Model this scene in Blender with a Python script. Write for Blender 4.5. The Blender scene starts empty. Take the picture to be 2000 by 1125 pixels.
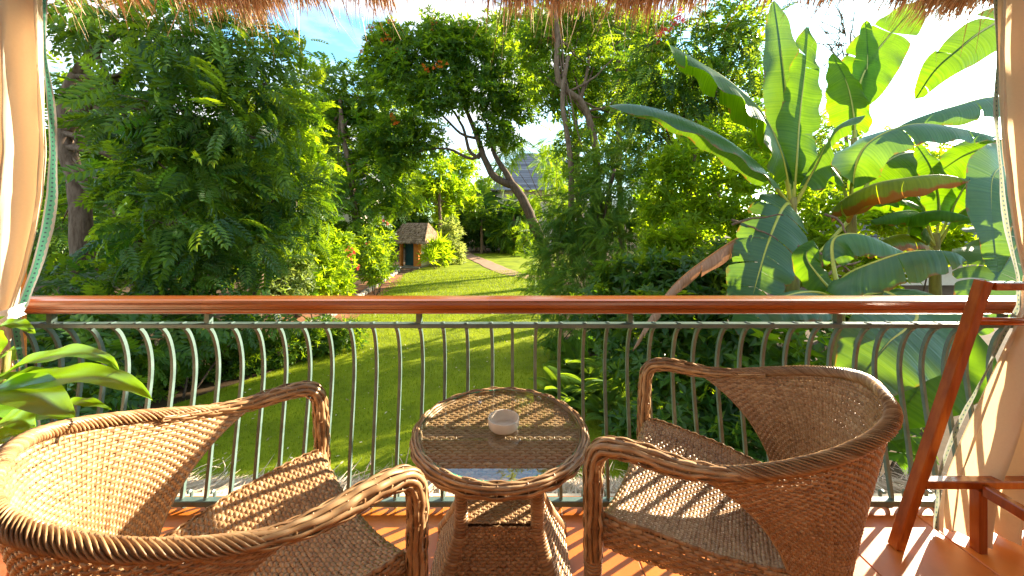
import bpy, math, random
import numpy as np
from mathutils import Vector, Matrix

random.seed(7)
RNG = np.random.default_rng(11)
SC = bpy.context.scene
COL = SC.collection
R = math.radians

# ------------------------------------------------------------------ camera, sky, sun, exposure
F, CU, CV, CH = 722.0, 1000.0, 431.0, 1.382      # focal length in px, principal point, eye height above the balcony floor
GZ = -2.6                                         # garden level below the balcony floor
cam_data = bpy.data.cameras.new('camera')
cam_data.sensor_width = 36.0
cam_data.lens = 36.0 * F / 2000.0
cam_data.shift_y = -(562.5 - CV) / 2000.0
cam_data.clip_start = 0.02
cam_data.clip_end = 2000.0
cam = bpy.data.objects.new('camera', cam_data)
cam.location = (0, 0, CH)
cam.rotation_euler = (R(90), 0, 0)
COL.objects.link(cam)
SC.camera = cam

SUN_AZ, SUN_EL = R(57.0), R(19.8)                 # azimuth from +Y towards +X
world = bpy.data.worlds.new('World')
SC.world = world
world.use_nodes = True
wn, wl = world.node_tree.nodes, world.node_tree.links
wn.clear()
w_out = wn.new('ShaderNodeOutputWorld')
w_bg = wn.new('ShaderNodeBackground')
w_sky = wn.new('ShaderNodeTexSky')
w_sky.sky_type = 'NISHITA'
w_sky.sun_disc = False
w_sky.sun_elevation = SUN_EL
w_sky.sun_rotation = SUN_AZ
w_sky.air_density = 1.0
w_sky.dust_density = 0.6
w_sky.ozone_density = 1.2
w_tc = wn.new('ShaderNodeTexCoord')
w_map = wn.new('ShaderNodeMapping')
w_map.inputs['Scale'].default_value = (1.0, 1.0, 2.6)
w_map.inputs['Location'].default_value = (0.35, 0.1, 0.12)
w_noise = wn.new('ShaderNodeTexNoise')
w_noise.inputs['Scale'].default_value = 1.9
w_noise.inputs['Detail'].default_value = 7.0
w_noise.inputs['Roughness'].default_value = 0.52
w_ramp = wn.new('ShaderNodeValToRGB')
w_ramp.color_ramp.elements[0].position = 0.42
w_ramp.color_ramp.elements[1].position = 0.57
w_mix = wn.new('ShaderNodeMixRGB')
w_mix.inputs['Color2'].default_value = (3.7, 3.75, 3.9, 1)
wl.new(w_tc.outputs['Generated'], w_map.inputs['Vector'])
wl.new(w_map.outputs['Vector'], w_noise.inputs['Vector'])
wl.new(w_noise.outputs['Fac'], w_ramp.inputs['Fac'])
wl.new(w_ramp.outputs['Color'], w_mix.inputs['Fac'])
w_tint = wn.new('ShaderNodeMixRGB')
w_tint.blend_type = 'MULTIPLY'
w_tint.inputs['Fac'].default_value = 1.0
w_tint.inputs['Color2'].default_value = (0.72, 1.12, 1.12, 1)
wl.new(w_sky.outputs['Color'], w_tint.inputs['Color1'])
wl.new(w_tint.outputs['Color'], w_mix.inputs['Color1'])
wl.new(w_mix.outputs['Color'], w_bg.inputs['Color'])
wl.new(w_bg.outputs['Background'], w_out.inputs['Surface'])
w_bg.inputs['Strength'].default_value = 0.10

sun_data = bpy.data.lights.new('sun', 'SUN')
sun_data.energy = 5.0
sun_data.angle = R(0.53)
sun_data.color = (1.0, 0.87, 0.66)
sun = bpy.data.objects.new('sun', sun_data)
sdir = Vector((math.sin(SUN_AZ) * math.cos(SUN_EL), math.cos(SUN_AZ) * math.cos(SUN_EL), math.sin(SUN_EL)))
sun.rotation_euler = sdir.to_track_quat('Z', 'Y').to_euler()
sun.location = sdir * 60
COL.objects.link(sun)

vs = SC.view_settings
vs.view_transform = 'Standard'
vs.look = 'None'
vs.exposure = 2.35
vs.gamma = 1.0
vs.use_curve_mapping = False
SC.cycles.max_bounces = 10
SC.cycles.diffuse_bounces = 5
SC.cycles.transmission_bounces = 6
SC.cycles.transparent_max_bounces = 12
SC.cycles.sample_clamp_indirect = 6.0
SC.cycles.use_denoising = True

# ------------------------------------------------------------------ helpers
def P(u, v, Y):
    """a point of the place seen at photo pixel (u, v) and standing Y metres in front of the eye"""
    return np.array([(u - CU) / F * Y, Y, CH - (v - CV) / F * Y])

def G(u, v):
    """ground point seen at photo pixel (u, v)"""
    Y = (CH - GZ) * F / (v - CV)
    return np.array([(u - CU) / F * Y, Y, GZ])

class MB:
    """collects vertices, faces and a per-vertex tint, builds ONE mesh object"""
    def __init__(self):
        self.v, self.f, self.t, self.n = [], [], [], 0
    def add(self, verts, faces, tint=0.5):
        verts = np.asarray(verts, dtype=np.float64).reshape(-1, 3)
        faces = np.asarray(faces, dtype=np.int64)
        self.v.append(verts)
        if np.isscalar(tint):
            tint = np.full(len(verts), tint)
        self.t.append(np.asarray(tint, dtype=np.float32))
        self.f.append(faces + self.n)
        self.n += len(verts)
        return self
    def mesh(self, name, smooth=False):
        me = bpy.data.meshes.new(name)
        V = np.concatenate(self.v)
        T = np.concatenate(self.t)
        sizes = np.concatenate([np.full(len(f), f.shape[1]) for f in self.f if len(f)])
        L = np.concatenate([f.ravel() for f in self.f if len(f)])
        me.vertices.add(len(V))
        me.vertices.foreach_set('co', V.ravel().astype(np.float32))
        me.loops.add(len(L))
        me.loops.foreach_set('vertex_index', L.astype(np.int32))
        me.polygons.add(len(sizes))
        starts = np.concatenate([[0], np.cumsum(sizes)[:-1]])
        me.polygons.foreach_set('loop_start', starts.astype(np.int32))
        try:
            me.polygons.foreach_set('loop_total', sizes.astype(np.int32))
        except Exception:
            pass
        me.polygons.foreach_set('use_smooth', np.full(len(sizes), smooth, dtype=bool))
        at = me.attributes.new('tint', 'FLOAT', 'POINT')
        at.data.foreach_set('value', T)
        me.update(calc_edges=True)
        me.validate()
        return me
    def build(self, name, mat, parent=None, smooth=False, mw=None):
        me = self.mesh(name, smooth)
        me.materials.append(mat)
        o = bpy.data.objects.new(name, me)
        COL.objects.link(o)
        if parent is not None:
            o.parent = parent
        if mw is not None:
            o.matrix_local = mw
        return o
    def box(self, lo, hi, tint=0.5):
        x0, y0, z0 = lo
        x1, y1, z1 = hi
        v = [(x0, y0, z0), (x1, y0, z0), (x1, y1, z0), (x0, y1, z0), (x0, y0, z1), (x1, y0, z1), (x1, y1, z1), (x0, y1, z1)]
        return self.add(v, [(0, 3, 2, 1), (4, 5, 6, 7), (0, 1, 5, 4), (1, 2, 6, 5), (2, 3, 7, 6), (3, 0, 4, 7)], tint)
    def bbox(self, lo, hi, b=0.004, tint=0.5):
        """box with chamfered top edges and vertical edges"""
        x0, y0, z0 = lo
        x1, y1, z1 = hi
        def ring(d, z):
            xa, xb, ya, yb = x0 + d, x1 - d, y0 + d, y1 - d
            return [(xa + b, ya, z), (xb - b, ya, z), (xb, ya + b, z), (xb, yb - b, z), (xb - b, yb, z), (xa + b, yb, z), (xa, yb - b, z), (xa, ya + b, z)]
        v = ring(0, z0 + 0) + ring(0, z1 - b) + ring(b, z1)
        f = []
        for k in (0, 8):
            for i in range(8):
                j = (i + 1) % 8
                f.append((k + i, k + j, k + 8 + j, k + 8 + i))
        self.add(v, f, tint)
        n = self.n - 24
        self.f.append(np.array([[n + 16 + i for i in range(8)]]))
        self.f.append(np.array([[n + 7 - i for i in range(8)]]))
        return self
    def tube(self, path, rad, sides=8, tint=0.5, cap=True, closed=False, rot=0.0, flat=1.0, upref=None):
        path = np.asarray(path, float)
        n = len(path)
        rad = np.full(n, rad) if np.isscalar(rad) else np.asarray(rad, float)
        if closed:
            tan = np.roll(path, -1, 0) - np.roll(path, 1, 0)
        else:
            tan = np.gradient(path, axis=0)
        tan /= np.linalg.norm(tan, axis=1)[:, None] + 1e-12
        N = np.zeros_like(path)
        if upref is None:
            ref = np.array([0, 0, 1.0]) if abs(tan[0][2]) < 0.9 else np.array([1.0, 0, 0])
            cur = ref - tan[0] * ref.dot(tan[0])
            for i in range(n):
                cur = cur - tan[i] * cur.dot(tan[i])
                cur /= np.linalg.norm(cur) + 1e-12
                N[i] = cur
        else:
            up = np.asarray(upref, float)
            if up.ndim == 1:
                up = np.tile(up, (n, 1))
            N = up - tan * np.sum(up * tan, 1)[:, None]
            N /= np.linalg.norm(N, axis=1)[:, None] + 1e-12
        B = np.cross(tan, N)
        a = np.arange(sides) / sides * 2 * math.pi + rot
        V = path[:, None, :] + rad[:, None, None] * (np.cos(a)[None, :, None] * N[:, None, :] * flat + np.sin(a)[None, :, None] * B[:, None, :])
        V = V.reshape(-1, 3)
        m = n if closed else n - 1
        i = np.arange(m)[:, None]
        k = np.arange(sides)[None, :]
        i2, k2 = (i + 1) % n, (k + 1) % sides
        Fq = np.stack([i * sides + k, i * sides + k2, i2 * sides + k2, i2 * sides + k], -1).reshape(-1, 4)
        base = self.n
        self.add(V, Fq, tint)
        if cap and not closed:
            self.f.append(np.array([[base + sides - 1 - q for q in range(sides)]]))
            self.f.append(np.array([[base + (n - 1) * sides + q for q in range(sides)]]))
        return self
    def grid(self, pts, tint=0.5, closed_u=False):
        """pts (n,m,3) quads"""
        pts = np.asarray(pts, float)
        n, m = pts.shape[:2]
        nn = n if closed_u else n - 1
        i = np.arange(nn)[:, None]
        j = np.arange(m - 1)[None, :]
        i2 = (i + 1) % n
        Fq = np.stack([i * m + j, i2 * m + j, i2 * m + j + 1, i * m + j + 1], -1).reshape(-1, 4)
        return self.add(pts.reshape(-1, 3), Fq, tint if np.isscalar(tint) else np.asarray(tint).ravel())
    def lathe(self, prof, center=(0, 0, 0), seg=32, tint=0.5):
        a = np.arange(seg) / seg * 2 * math.pi
        pr = np.asarray(prof, float)
        pts = np.stack([np.cos(a)[:, None] * pr[None, :, 0], np.sin(a)[:, None] * pr[None, :, 0], np.repeat(pr[None, :, 1], seg, 0)], -1) + np.asarray(center)
        return self.grid(pts, tint, closed_u=True)
    def instances(self, tv, tf, M, T, tint):
        """template verts tv, faces tf placed by matrices M (N,3,3) and offsets T (N,3)"""
        N = len(M)
        V = np.einsum('nij,kj->nki', M, tv) + T[:, None, :]
        Fq = (np.asarray(tf)[None, :, :] + (np.arange(N) * len(tv))[:, None, None]).reshape(-1, np.asarray(tf).shape[1])
        return self.add(V.reshape(-1, 3), Fq, np.repeat(np.asarray(tint, float), len(tv)))

def empty(name, loc, rz=0.0):
    o = bpy.data.objects.new(name, None)
    o.location = Vector(loc)
    o.rotation_euler = (0, 0, rz)
    o.empty_display_size = 0.1
    COL.objects.link(o)
    return o

def tag(o, label=None, cat=None, group=None, kind=None):
    if label: o['label'] = label
    if cat: o['category'] = cat
    if group: o['group'] = group
    if kind: o['kind'] = kind
    return o

def share(src, parent, loc=(0, 0, 0), rot=(0, 0, 0), scale=(1, 1, 1)):
    c = src.copy()
    COL.objects.link(c)
    c.parent = parent
    c.location, c.rotation_euler, c.scale = loc, rot, scale
    return c

def spline(pts, n):
    """Catmull-Rom through pts, n samples"""
    p = np.asarray(pts, float)
    if len(p) == 2:
        return p[0] + (p[1] - p[0]) * np.linspace(0, 1, n)[:, None]
    q = np.vstack([2 * p[0] - p[1], p, 2 * p[-1] - p[-2]])
    seglen = np.linalg.norm(np.diff(p, axis=0), axis=1)
    cum = np.concatenate([[0], np.cumsum(seglen)])
    s = np.linspace(0, cum[-1], n)
    k = np.clip(np.searchsorted(cum, s, side='right') - 1, 0, len(p) - 2)
    t = ((s - cum[k]) / seglen[k])[:, None]
    p0, p1, p2, p3 = q[k], q[k + 1], q[k + 2], q[k + 3]
    return 0.5 * ((2 * p1) + (-p0 + p2) * t + (2 * p0 - 5 * p1 + 4 * p2 - p3) * t ** 2 + (-p0 + 3 * p1 - 3 * p2 + p3) * t ** 3)

# ------------------------------------------------------------------ materials
def nodes_of(name):
    m = bpy.data.materials.new(name)
    m.use_nodes = True
    nt = m.node_tree
    nt.nodes.clear()
    out = nt.nodes.new('ShaderNodeOutputMaterial')
    return m, nt, nt.nodes, nt.links, out

def ramp(nodes, stops):
    r = nodes.new('ShaderNodeValToRGB')
    e = r.color_ramp.elements
    e[0].position, e[0].color = stops[0][0], (*stops[0][1], 1)
    e[1].position, e[1].color = stops[-1][0], (*stops[-1][1], 1)
    for p, c in stops[1:-1]:
        k = e.new(p)
        k.color = (*c, 1)
    return r

def noise(nodes, links, scale, detail=4, rough=0.6, coord='Object', stretch=None):
    tc = nodes.new('ShaderNodeTexCoord')
    n = nodes.new('ShaderNodeTexNoise')
    n.inputs['Scale'].default_value = scale
    n.inputs['Detail'].default_value = detail
    n.inputs['Roughness'].default_value = rough
    if stretch:
        mp = nodes.new('ShaderNodeMapping')
        mp.inputs['Scale'].default_value = stretch
        links.new(tc.outputs[coord], mp.inputs['Vector'])
        links.new(mp.outputs['Vector'], n.inputs['Vector'])
    else:
        links.new(tc.outputs[coord], n.inputs['Vector'])
    return n

def mat_surface(name, stops, scale=6.0, rough=0.6, spec=0.5, bump=0.0, bscale=None, stretch=None, detail=5, tintmix=0.0, coat=0.0, rough_var=0.0):
    m, nt, N, L, out = nodes_of(name)
    b = N.new('ShaderNodeBsdfPrincipled')
    b.inputs['Roughness'].default_value = rough
    b.inputs['Specular IOR Level'].default_value = spec
    if coat:
        b.inputs['Coat Weight'].default_value = coat
        b.inputs['Coat Roughness'].default_value = 0.2
    n = noise(N, L, scale, detail, 0.62, stretch=stretch)
    r = ramp(N, stops)
    if tintmix > 0:
        at = N.new('ShaderNodeAttribute')
        at.attribute_name = 'tint'
        mx = N.new('ShaderNodeMix')
        mx.data_type = 'FLOAT'
        mx.inputs[0].default_value = tintmix
        L.new(n.outputs['Fac'], mx.inputs[2])
        L.new(at.outputs['Fac'], mx.inputs[3])
        L.new(mx.outputs[0], r.inputs['Fac'])
    else:
        L.new(n.outputs['Fac'], r.inputs['Fac'])
    L.new(r.outputs['Color'], b.inputs['Base Color'])
    if rough_var:
        mr = N.new('ShaderNodeMapRange')
        mr.inputs['To Min'].default_value = max(0.02, rough - rough_var)
        mr.inputs['To Max'].default_value = rough + rough_var
        n3 = noise(N, L, scale * 2.3, 4, 0.6)
        L.new(n3.outputs['Fac'], mr.inputs['Value'])
        L.new(mr.outputs['Result'], b.inputs['Roughness'])
    if bump:
        n2 = noise(N, L, bscale or scale * 4, 4, 0.6, stretch=stretch)
        bp = N.new('ShaderNodeBump')
        bp.inputs['Strength'].default_value = bump
        bp.inputs['Distance'].default_value = 0.01
        L.new(n2.outputs['Fac'], bp.inputs['Height'])
        L.new(bp.outputs['Normal'], b.inputs['Normal'])
    L.new(b.outputs['BSDF'], out.inputs['Surface'])
    return m

def mat_leaf(name, lo, hi, tlo, thi, trans=0.45, rough=0.45, spec=0.35, vein=0.0):
    """leaf: reflective top plus light passing through; colour varies leaf by leaf (tint)"""
    m, nt, N, L, out = nodes_of(name)
    at = N.new('ShaderNodeAttribute')
    at.attribute_name = 'tint'
    r1 = ramp(N, [(0.0, lo), (1.0, hi)])
    r2 = ramp(N, [(0.0, tlo), (1.0, thi)])
    L.new(at.outputs['Fac'], r1.inputs['Fac'])
    L.new(at.outputs['Fac'], r2.inputs['Fac'])
    b = N.new('ShaderNodeBsdfPrincipled')
    b.inputs['Roughness'].default_value = rough
    b.inputs['Specular IOR Level'].default_value = spec
    L.new(r1.outputs['Color'], b.inputs['Base Color'])
    t = N.new('ShaderNodeBsdfTranslucent')
    L.new(r2.outputs['Color'], t.inputs['Color'])
    mx = N.new('ShaderNodeMixShader')
    mx.inputs['Fac'].default_value = trans
    L.new(b.outputs['BSDF'], mx.inputs[1])
    L.new(t.outputs['BSDF'], mx.inputs[2])
    L.new(mx.outputs['Shader'], out.inputs['Surface'])
    return m

M = {}
M['wood'] = mat_surface('varnished_wood', [(0.25, (0.17, 0.030, 0.003)), (0.5, (0.33, 0.075, 0.006)), (0.8, (0.50, 0.15, 0.012))], 2.0, 0.30, 0.5, 0.05, 30, stretch=(0.7, 34, 34), coat=0.7, rough_var=0.05, tintmix=0.35)
M['rackwood'] = mat_surface('red_varnished_wood', [(0.25, (0.16, 0.028, 0.004)), (0.5, (0.30, 0.062, 0.006)), (0.85, (0.46, 0.125, 0.012))], 3.0, 0.2, 0.45, 0.05, 30, stretch=(10, 10, 1), coat=0.5, rough_var=0.05)
M['steel'] = mat_surface('green_painted_steel', [(0.29, (0.17, 0.075, 0.03)), (0.325, (0.080, 0.125, 0.110)), (0.5, (0.105, 0.160, 0.142)), (0.75, (0.135, 0.195, 0.175))], 14.0, 0.34, 0.6, 0.1, 90, rough_var=0.08)
M['tile'] = mat_surface('terracotta_tile', [(0.2, (0.47, 0.115, 0.013)), (0.5, (0.60, 0.165, 0.018)), (0.8, (0.68, 0.22, 0.026))], 5.0, 0.38, 0.6, 0.04, 40, tintmix=0.35, rough_var=0.06)
M['grout'] = mat_surface('pale_grout', [(0.3, (0.42, 0.30, 0.20)), (0.7, (0.58, 0.45, 0.33))], 60, 0.9, 0.2, 0.3)
M['wicker'] = mat_surface('brown_wicker', [(0.1, (0.15, 0.068, 0.026)), (0.5, (0.36, 0.205, 0.095)), (0.9, (0.56, 0.385, 0.215))], 34.0, 0.36, 0.5, 0.0, tintmix=0.6)
M['gap_shade'] = mat_surface('weave_gap_shade', [(0.3, (0.06, 0.025, 0.01)), (0.7, (0.11, 0.05, 0.02))], 40.0, 0.6, 0.3)  # dark brown for sheets under the weave, painted shade in its gaps
M['ceramic'] = mat_surface('white_ceramic', [(0.3, (0.66, 0.56, 0.45)), (0.7, (0.74, 0.65, 0.54))], 20.0, 0.25, 0.5)
M['plaster'] = mat_surface('orange_plaster', [(0.3, (0.55, 0.17, 0.03)), (0.7, (0.66, 0.23, 0.05))], 5.0, 0.85, 0.2, 0.3, 60)
M['wallpaint'] = mat_surface('cream_wall', [(0.3, (0.62, 0.52, 0.38)), (0.7, (0.70, 0.60, 0.46))], 3.0, 0.85, 0.2, 0.2, 60)
M['teal'] = mat_surface('teal_paint', [(0.3, (0.008, 0.045, 0.048)), (0.7, (0.014, 0.075, 0.078))], 6.0, 0.6, 0.3)
M['thatch'] = mat_surface('brown_thatch', [(0.1, (0.16, 0.065, 0.020)), (0.5, (0.42, 0.235, 0.110)), (0.9, (0.70, 0.50, 0.32))], 5.0, 0.7, 0.3, tintmix=0.85)
M['thatch_pale'] = mat_surface('bleached_thatch', [(0.1, (0.22, 0.145, 0.085)), (0.5, (0.45, 0.335, 0.225)), (0.9, (0.66, 0.53, 0.40))], 5.0, 0.7, 0.3, tintmix=0.85)
M['thatch_slab'] = mat_surface('thatch_body', [(0.3, (0.09, 0.045, 0.02)), (0.7, (0.24, 0.13, 0.06))], 30.0, 0.9, 0.1, 0.8, 60, stretch=(8, 1, 1))
M['bark'] = mat_surface('grey_brown_bark', [(0.3, (0.09, 0.055, 0.035)), (0.7, (0.24, 0.165, 0.115))], 5.0, 0.9, 0.15, 1.0, 20, stretch=(3, 3, 0.6))
M['bark_dark'] = mat_surface('dark_bark', [(0.3, (0.05, 0.035, 0.025)), (0.7, (0.15, 0.10, 0.07))], 5.0, 0.9, 0.15, 1.0, 20, stretch=(3, 3, 0.6))
M['soil'] = mat_surface('garden_soil', [(0.25, (0.035, 0.024, 0.014)), (0.5, (0.08, 0.05, 0.026)), (0.8, (0.13, 0.085, 0.05))], 1.5, 0.95, 0.1, 0.6, 9, detail=8)
M['redsoil'] = mat_surface('reddish_soil', [(0.25, (0.20, 0.085, 0.04)), (0.8, (0.36, 0.17, 0.09))], 2.5, 0.95, 0.1, 0.6, 12, detail=8)
M['path'] = mat_surface('pinkish_path', [(0.25, (0.25, 0.145, 0.09)), (0.8, (0.36, 0.22, 0.145))], 2.0, 0.9, 0.2, 0.4, 25, detail=8)
M['stone'] = mat_surface('grey_stone', [(0.25, (0.16, 0.13, 0.10)), (0.8, (0.42, 0.35, 0.28))], 3.0, 0.9, 0.2, 0.6, 12, tintmix=0.4)
M['shingle'] = mat_surface('grey_shingle', [(0.2, (0.12, 0.12, 0.14)), (0.8, (0.22, 0.22, 0.25))], 0.9, 0.85, 0.2, 0.4, 10, tintmix=0.7)
M['hutroof'] = mat_surface('brown_thatch_tiles', [(0.2, (0.13, 0.08, 0.045)), (0.8, (0.33, 0.22, 0.14))], 5.0, 0.9, 0.15, 0.8, 20, tintmix=0.6)
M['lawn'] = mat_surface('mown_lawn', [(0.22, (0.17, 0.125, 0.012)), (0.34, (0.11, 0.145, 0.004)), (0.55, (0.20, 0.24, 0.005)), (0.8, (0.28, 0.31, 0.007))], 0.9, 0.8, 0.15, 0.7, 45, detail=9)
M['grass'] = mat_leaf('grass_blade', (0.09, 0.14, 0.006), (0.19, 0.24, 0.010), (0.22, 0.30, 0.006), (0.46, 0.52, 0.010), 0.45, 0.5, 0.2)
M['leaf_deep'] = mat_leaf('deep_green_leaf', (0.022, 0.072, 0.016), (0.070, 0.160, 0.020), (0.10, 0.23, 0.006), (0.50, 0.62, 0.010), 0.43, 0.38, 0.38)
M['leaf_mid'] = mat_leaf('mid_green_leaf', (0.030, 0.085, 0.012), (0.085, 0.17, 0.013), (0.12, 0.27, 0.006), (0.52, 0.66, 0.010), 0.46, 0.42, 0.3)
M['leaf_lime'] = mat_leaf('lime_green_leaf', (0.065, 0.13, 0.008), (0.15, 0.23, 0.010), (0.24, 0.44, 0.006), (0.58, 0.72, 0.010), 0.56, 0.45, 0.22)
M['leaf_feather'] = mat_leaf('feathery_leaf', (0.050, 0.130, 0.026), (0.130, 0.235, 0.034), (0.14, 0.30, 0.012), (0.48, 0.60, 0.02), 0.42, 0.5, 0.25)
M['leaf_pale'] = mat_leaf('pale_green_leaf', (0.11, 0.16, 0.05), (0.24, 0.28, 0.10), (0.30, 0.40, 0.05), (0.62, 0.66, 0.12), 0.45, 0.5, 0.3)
M['petal'] = mat_leaf('orange_petal', (0.62, 0.09, 0.012), (0.78, 0.20, 0.02), (0.8, 0.12, 0.01), (0.9, 0.25, 0.02), 0.4, 0.5, 0.2)
M['petal_red'] = mat_leaf('red_petal', (0.55, 0.02, 0.05), (0.72, 0.06, 0.10), (0.7, 0.03, 0.06), (0.85, 0.10, 0.12), 0.4, 0.5, 0.2)

def mat_banana(name, top, top2, through, through2, trans, brown=0.0, spec=0.25):
    """banana blade: fine cross ribs, glossy top, yellow-green light coming through; tint 0..1 runs from midrib to margin"""
    m, nt, N, L, out = nodes_of(name)
    n = noise(N, L, 3.0, 5, 0.6)
    al = N.new('ShaderNodeAttribute'); al.attribute_name = 'along'
    n1 = N.new('ShaderNodeTexNoise'); n1.noise_dimensions = '1D'; n1.inputs['Scale'].default_value = 26.0; n1.inputs['Detail'].default_value = 3.0
    L.new(al.outputs['Fac'], n1.inputs['W'])
    mxv = N.new('ShaderNodeMix'); mxv.data_type = 'FLOAT'; mxv.inputs[0].default_value = 0.55
    L.new(n.outputs['Fac'], mxv.inputs[2]); L.new(n1.outputs['Fac'], mxv.inputs[3])
    r1 = ramp(N, [(0.3, top), (0.7, top2)])
    r2 = ramp(N, [(0.3, tuple(x * 0.8 for x in through)), (0.7, through2)])
    L.new(mxv.outputs[0], r1.inputs['Fac'])
    L.new(mxv.outputs[0], r2.inputs['Fac'])
    bpn = N.new('ShaderNodeBump'); bpn.inputs['Strength'].default_value = 0.55; bpn.inputs['Distance'].default_value = 0.012
    L.new(n1.outputs['Fac'], bpn.inputs['Height'])
    b = N.new('ShaderNodeBsdfPrincipled')
    b.inputs['Roughness'].default_value = 0.36
    b.inputs['Specular IOR Level'].default_value = spec
    L.new(bpn.outputs['Normal'], b.inputs['Normal'])
    t = N.new('ShaderNodeBsdfTranslucent')
    c1, c2 = r1.outputs['Color'], r2.outputs['Color']
    if brown > 0:
        at = N.new('ShaderNodeAttribute')
        at.attribute_name = 'tint'
        n4 = noise(N, L, 7.0, 4, 0.6)
        ad = N.new('ShaderNodeMath'); ad.operation = 'ADD'
        mu = N.new('ShaderNodeMath'); mu.operation = 'MULTIPLY'; mu.inputs[1].default_value = 0.6
        L.new(n4.outputs['Fac'], mu.inputs[0])
        L.new(at.outputs['Fac'], ad.inputs[0])
        L.new(mu.outputs[0], ad.inputs[1])
        rb = ramp(N, [((1.30 - brown) / 2, (0, 0, 0)), ((1.42 - brown) / 2, (1, 1, 1))])
        sc = N.new('ShaderNodeMath'); sc.operation = 'MULTIPLY'; sc.inputs[1].default_value = 0.5
        L.new(ad.outputs[0], sc.inputs[0])
        L.new(sc.outputs[0], rb.inputs['Fac'])
        for k, col in ((0, (0.20, 0.075, 0.015)), (1, (0.40, 0.15, 0.02))):
            mc = N.new('ShaderNodeMixRGB')
            mc.inputs['Color2'].default_value = (*col, 1)
            L.new(rb.outputs['Color'], mc.inputs['Fac'])
            L.new(c1 if k == 0 else c2, mc.inputs['Color1'])
            if k == 0: c1 = mc.outputs['Color']
            else: c2 = mc.outputs['Color']
    L.new(c1, b.inputs['Base Color'])
    L.new(c2, t.inputs['Color'])
    mx = N.new('ShaderNodeMixShader')
    mx.inputs['Fac'].default_value = trans
    L.new(b.outputs['BSDF'], mx.inputs[1])
    L.new(t.outputs['BSDF'], mx.inputs[2])
    L.new(mx.outputs['Shader'], out.inputs['Surface'])
    return m

M['banana'] = mat_banana('banana_blade', (0.030, 0.100, 0.018), (0.050, 0.14, 0.022), (0.15, 0.33, 0.002), (0.27, 0.47, 0.003), 0.6, 0.03, 0.2)
M['banana_blue'] = mat_banana('banana_blade_bluish', (0.035, 0.105, 0.052), (0.052, 0.14, 0.066), (0.16, 0.34, 0.01), (0.26, 0.44, 0.01), 0.34, 0.05, 0.5)
M['banana_brown'] = mat_banana('banana_blade_scorched', (0.060, 0.115, 0.015), (0.085, 0.15, 0.02), (0.26, 0.36, 0.003), (0.38, 0.46, 0.004), 0.55, 0.30)
M['banana_dead'] = mat_banana('banana_blade_dead', (0.30, 0.16, 0.09), (0.46, 0.28, 0.18), (0.40, 0.16, 0.06), (0.50, 0.24, 0.10), 0.3)
M['midrib'] = mat_surface('yellow_green_midrib', [(0.3, (0.28, 0.32, 0.035)), (0.7, (0.42, 0.42, 0.06))], 4.0, 0.4, 0.4)
M['midrib_dead'] = mat_surface('brown_midrib', [(0.3, (0.30, 0.11, 0.03)), (0.7, (0.45, 0.20, 0.06))], 4.0, 0.6, 0.3)
M['pseudostem'] = mat_surface('banana_stem', [(0.25, (0.10, 0.05, 0.025)), (0.5, (0.22, 0.20, 0.05)), (0.8, (0.30, 0.30, 0.06))], 3.0, 0.6, 0.3, 0.4, 20, stretch=(4, 4, 0.7))
M['houseplant'] = mat_leaf('bright_house_plant_leaf', (0.08, 0.21, 0.012), (0.14, 0.30, 0.018), (0.22, 0.46, 0.010), (0.36, 0.58, 0.015), 0.5, 0.3, 0.45)
M['pot'] = mat_surface('clay_pot', [(0.3, (0.34, 0.12, 0.05)), (0.7, (0.44, 0.17, 0.07))], 6, 0.7, 0.3, 0.3)

def mat_cloth(name, c, t, trans):
    m, nt, N, L, out = nodes_of(name)
    n = noise(N, L, 120.0, 2, 0.5)
    r1 = ramp(N, [(0.3, tuple(x * 0.94 for x in c)), (0.7, c)])
    L.new(n.outputs['Fac'], r1.inputs['Fac'])
    d = N.new('ShaderNodeBsdfDiffuse')
    L.new(r1.outputs['Color'], d.inputs['Color'])
    tr = N.new('ShaderNodeBsdfTranslucent')
    tr.inputs['Color'].default_value = (*t, 1)
    bp = N.new('ShaderNodeBump')
    bp.inputs['Strength'].default_value = 0.15
    bp.inputs['Distance'].default_value = 0.002
    L.new(n.outputs['Fac'], bp.inputs['Height'])
    L.new(bp.outputs['Normal'], d.inputs['Normal'])
    mx = N.new('ShaderNodeMixShader')
    mx.inputs['Fac'].default_value = trans
    L.new(d.outputs['BSDF'], mx.inputs[1])
    L.new(tr.outputs['BSDF'], mx.inputs[2])
    L.new(mx.outputs['Shader'], out.inputs['Surface'])
    return m
M['cloth'] = mat_cloth('cream_cloth', (0.78, 0.66, 0.51), (0.80, 0.58, 0.35), 0.40)
M['clothtie'] = mat_cloth('white_tieback', (0.82, 0.78, 0.76), (0.6, 0.55, 0.5), 0.2)

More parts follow.
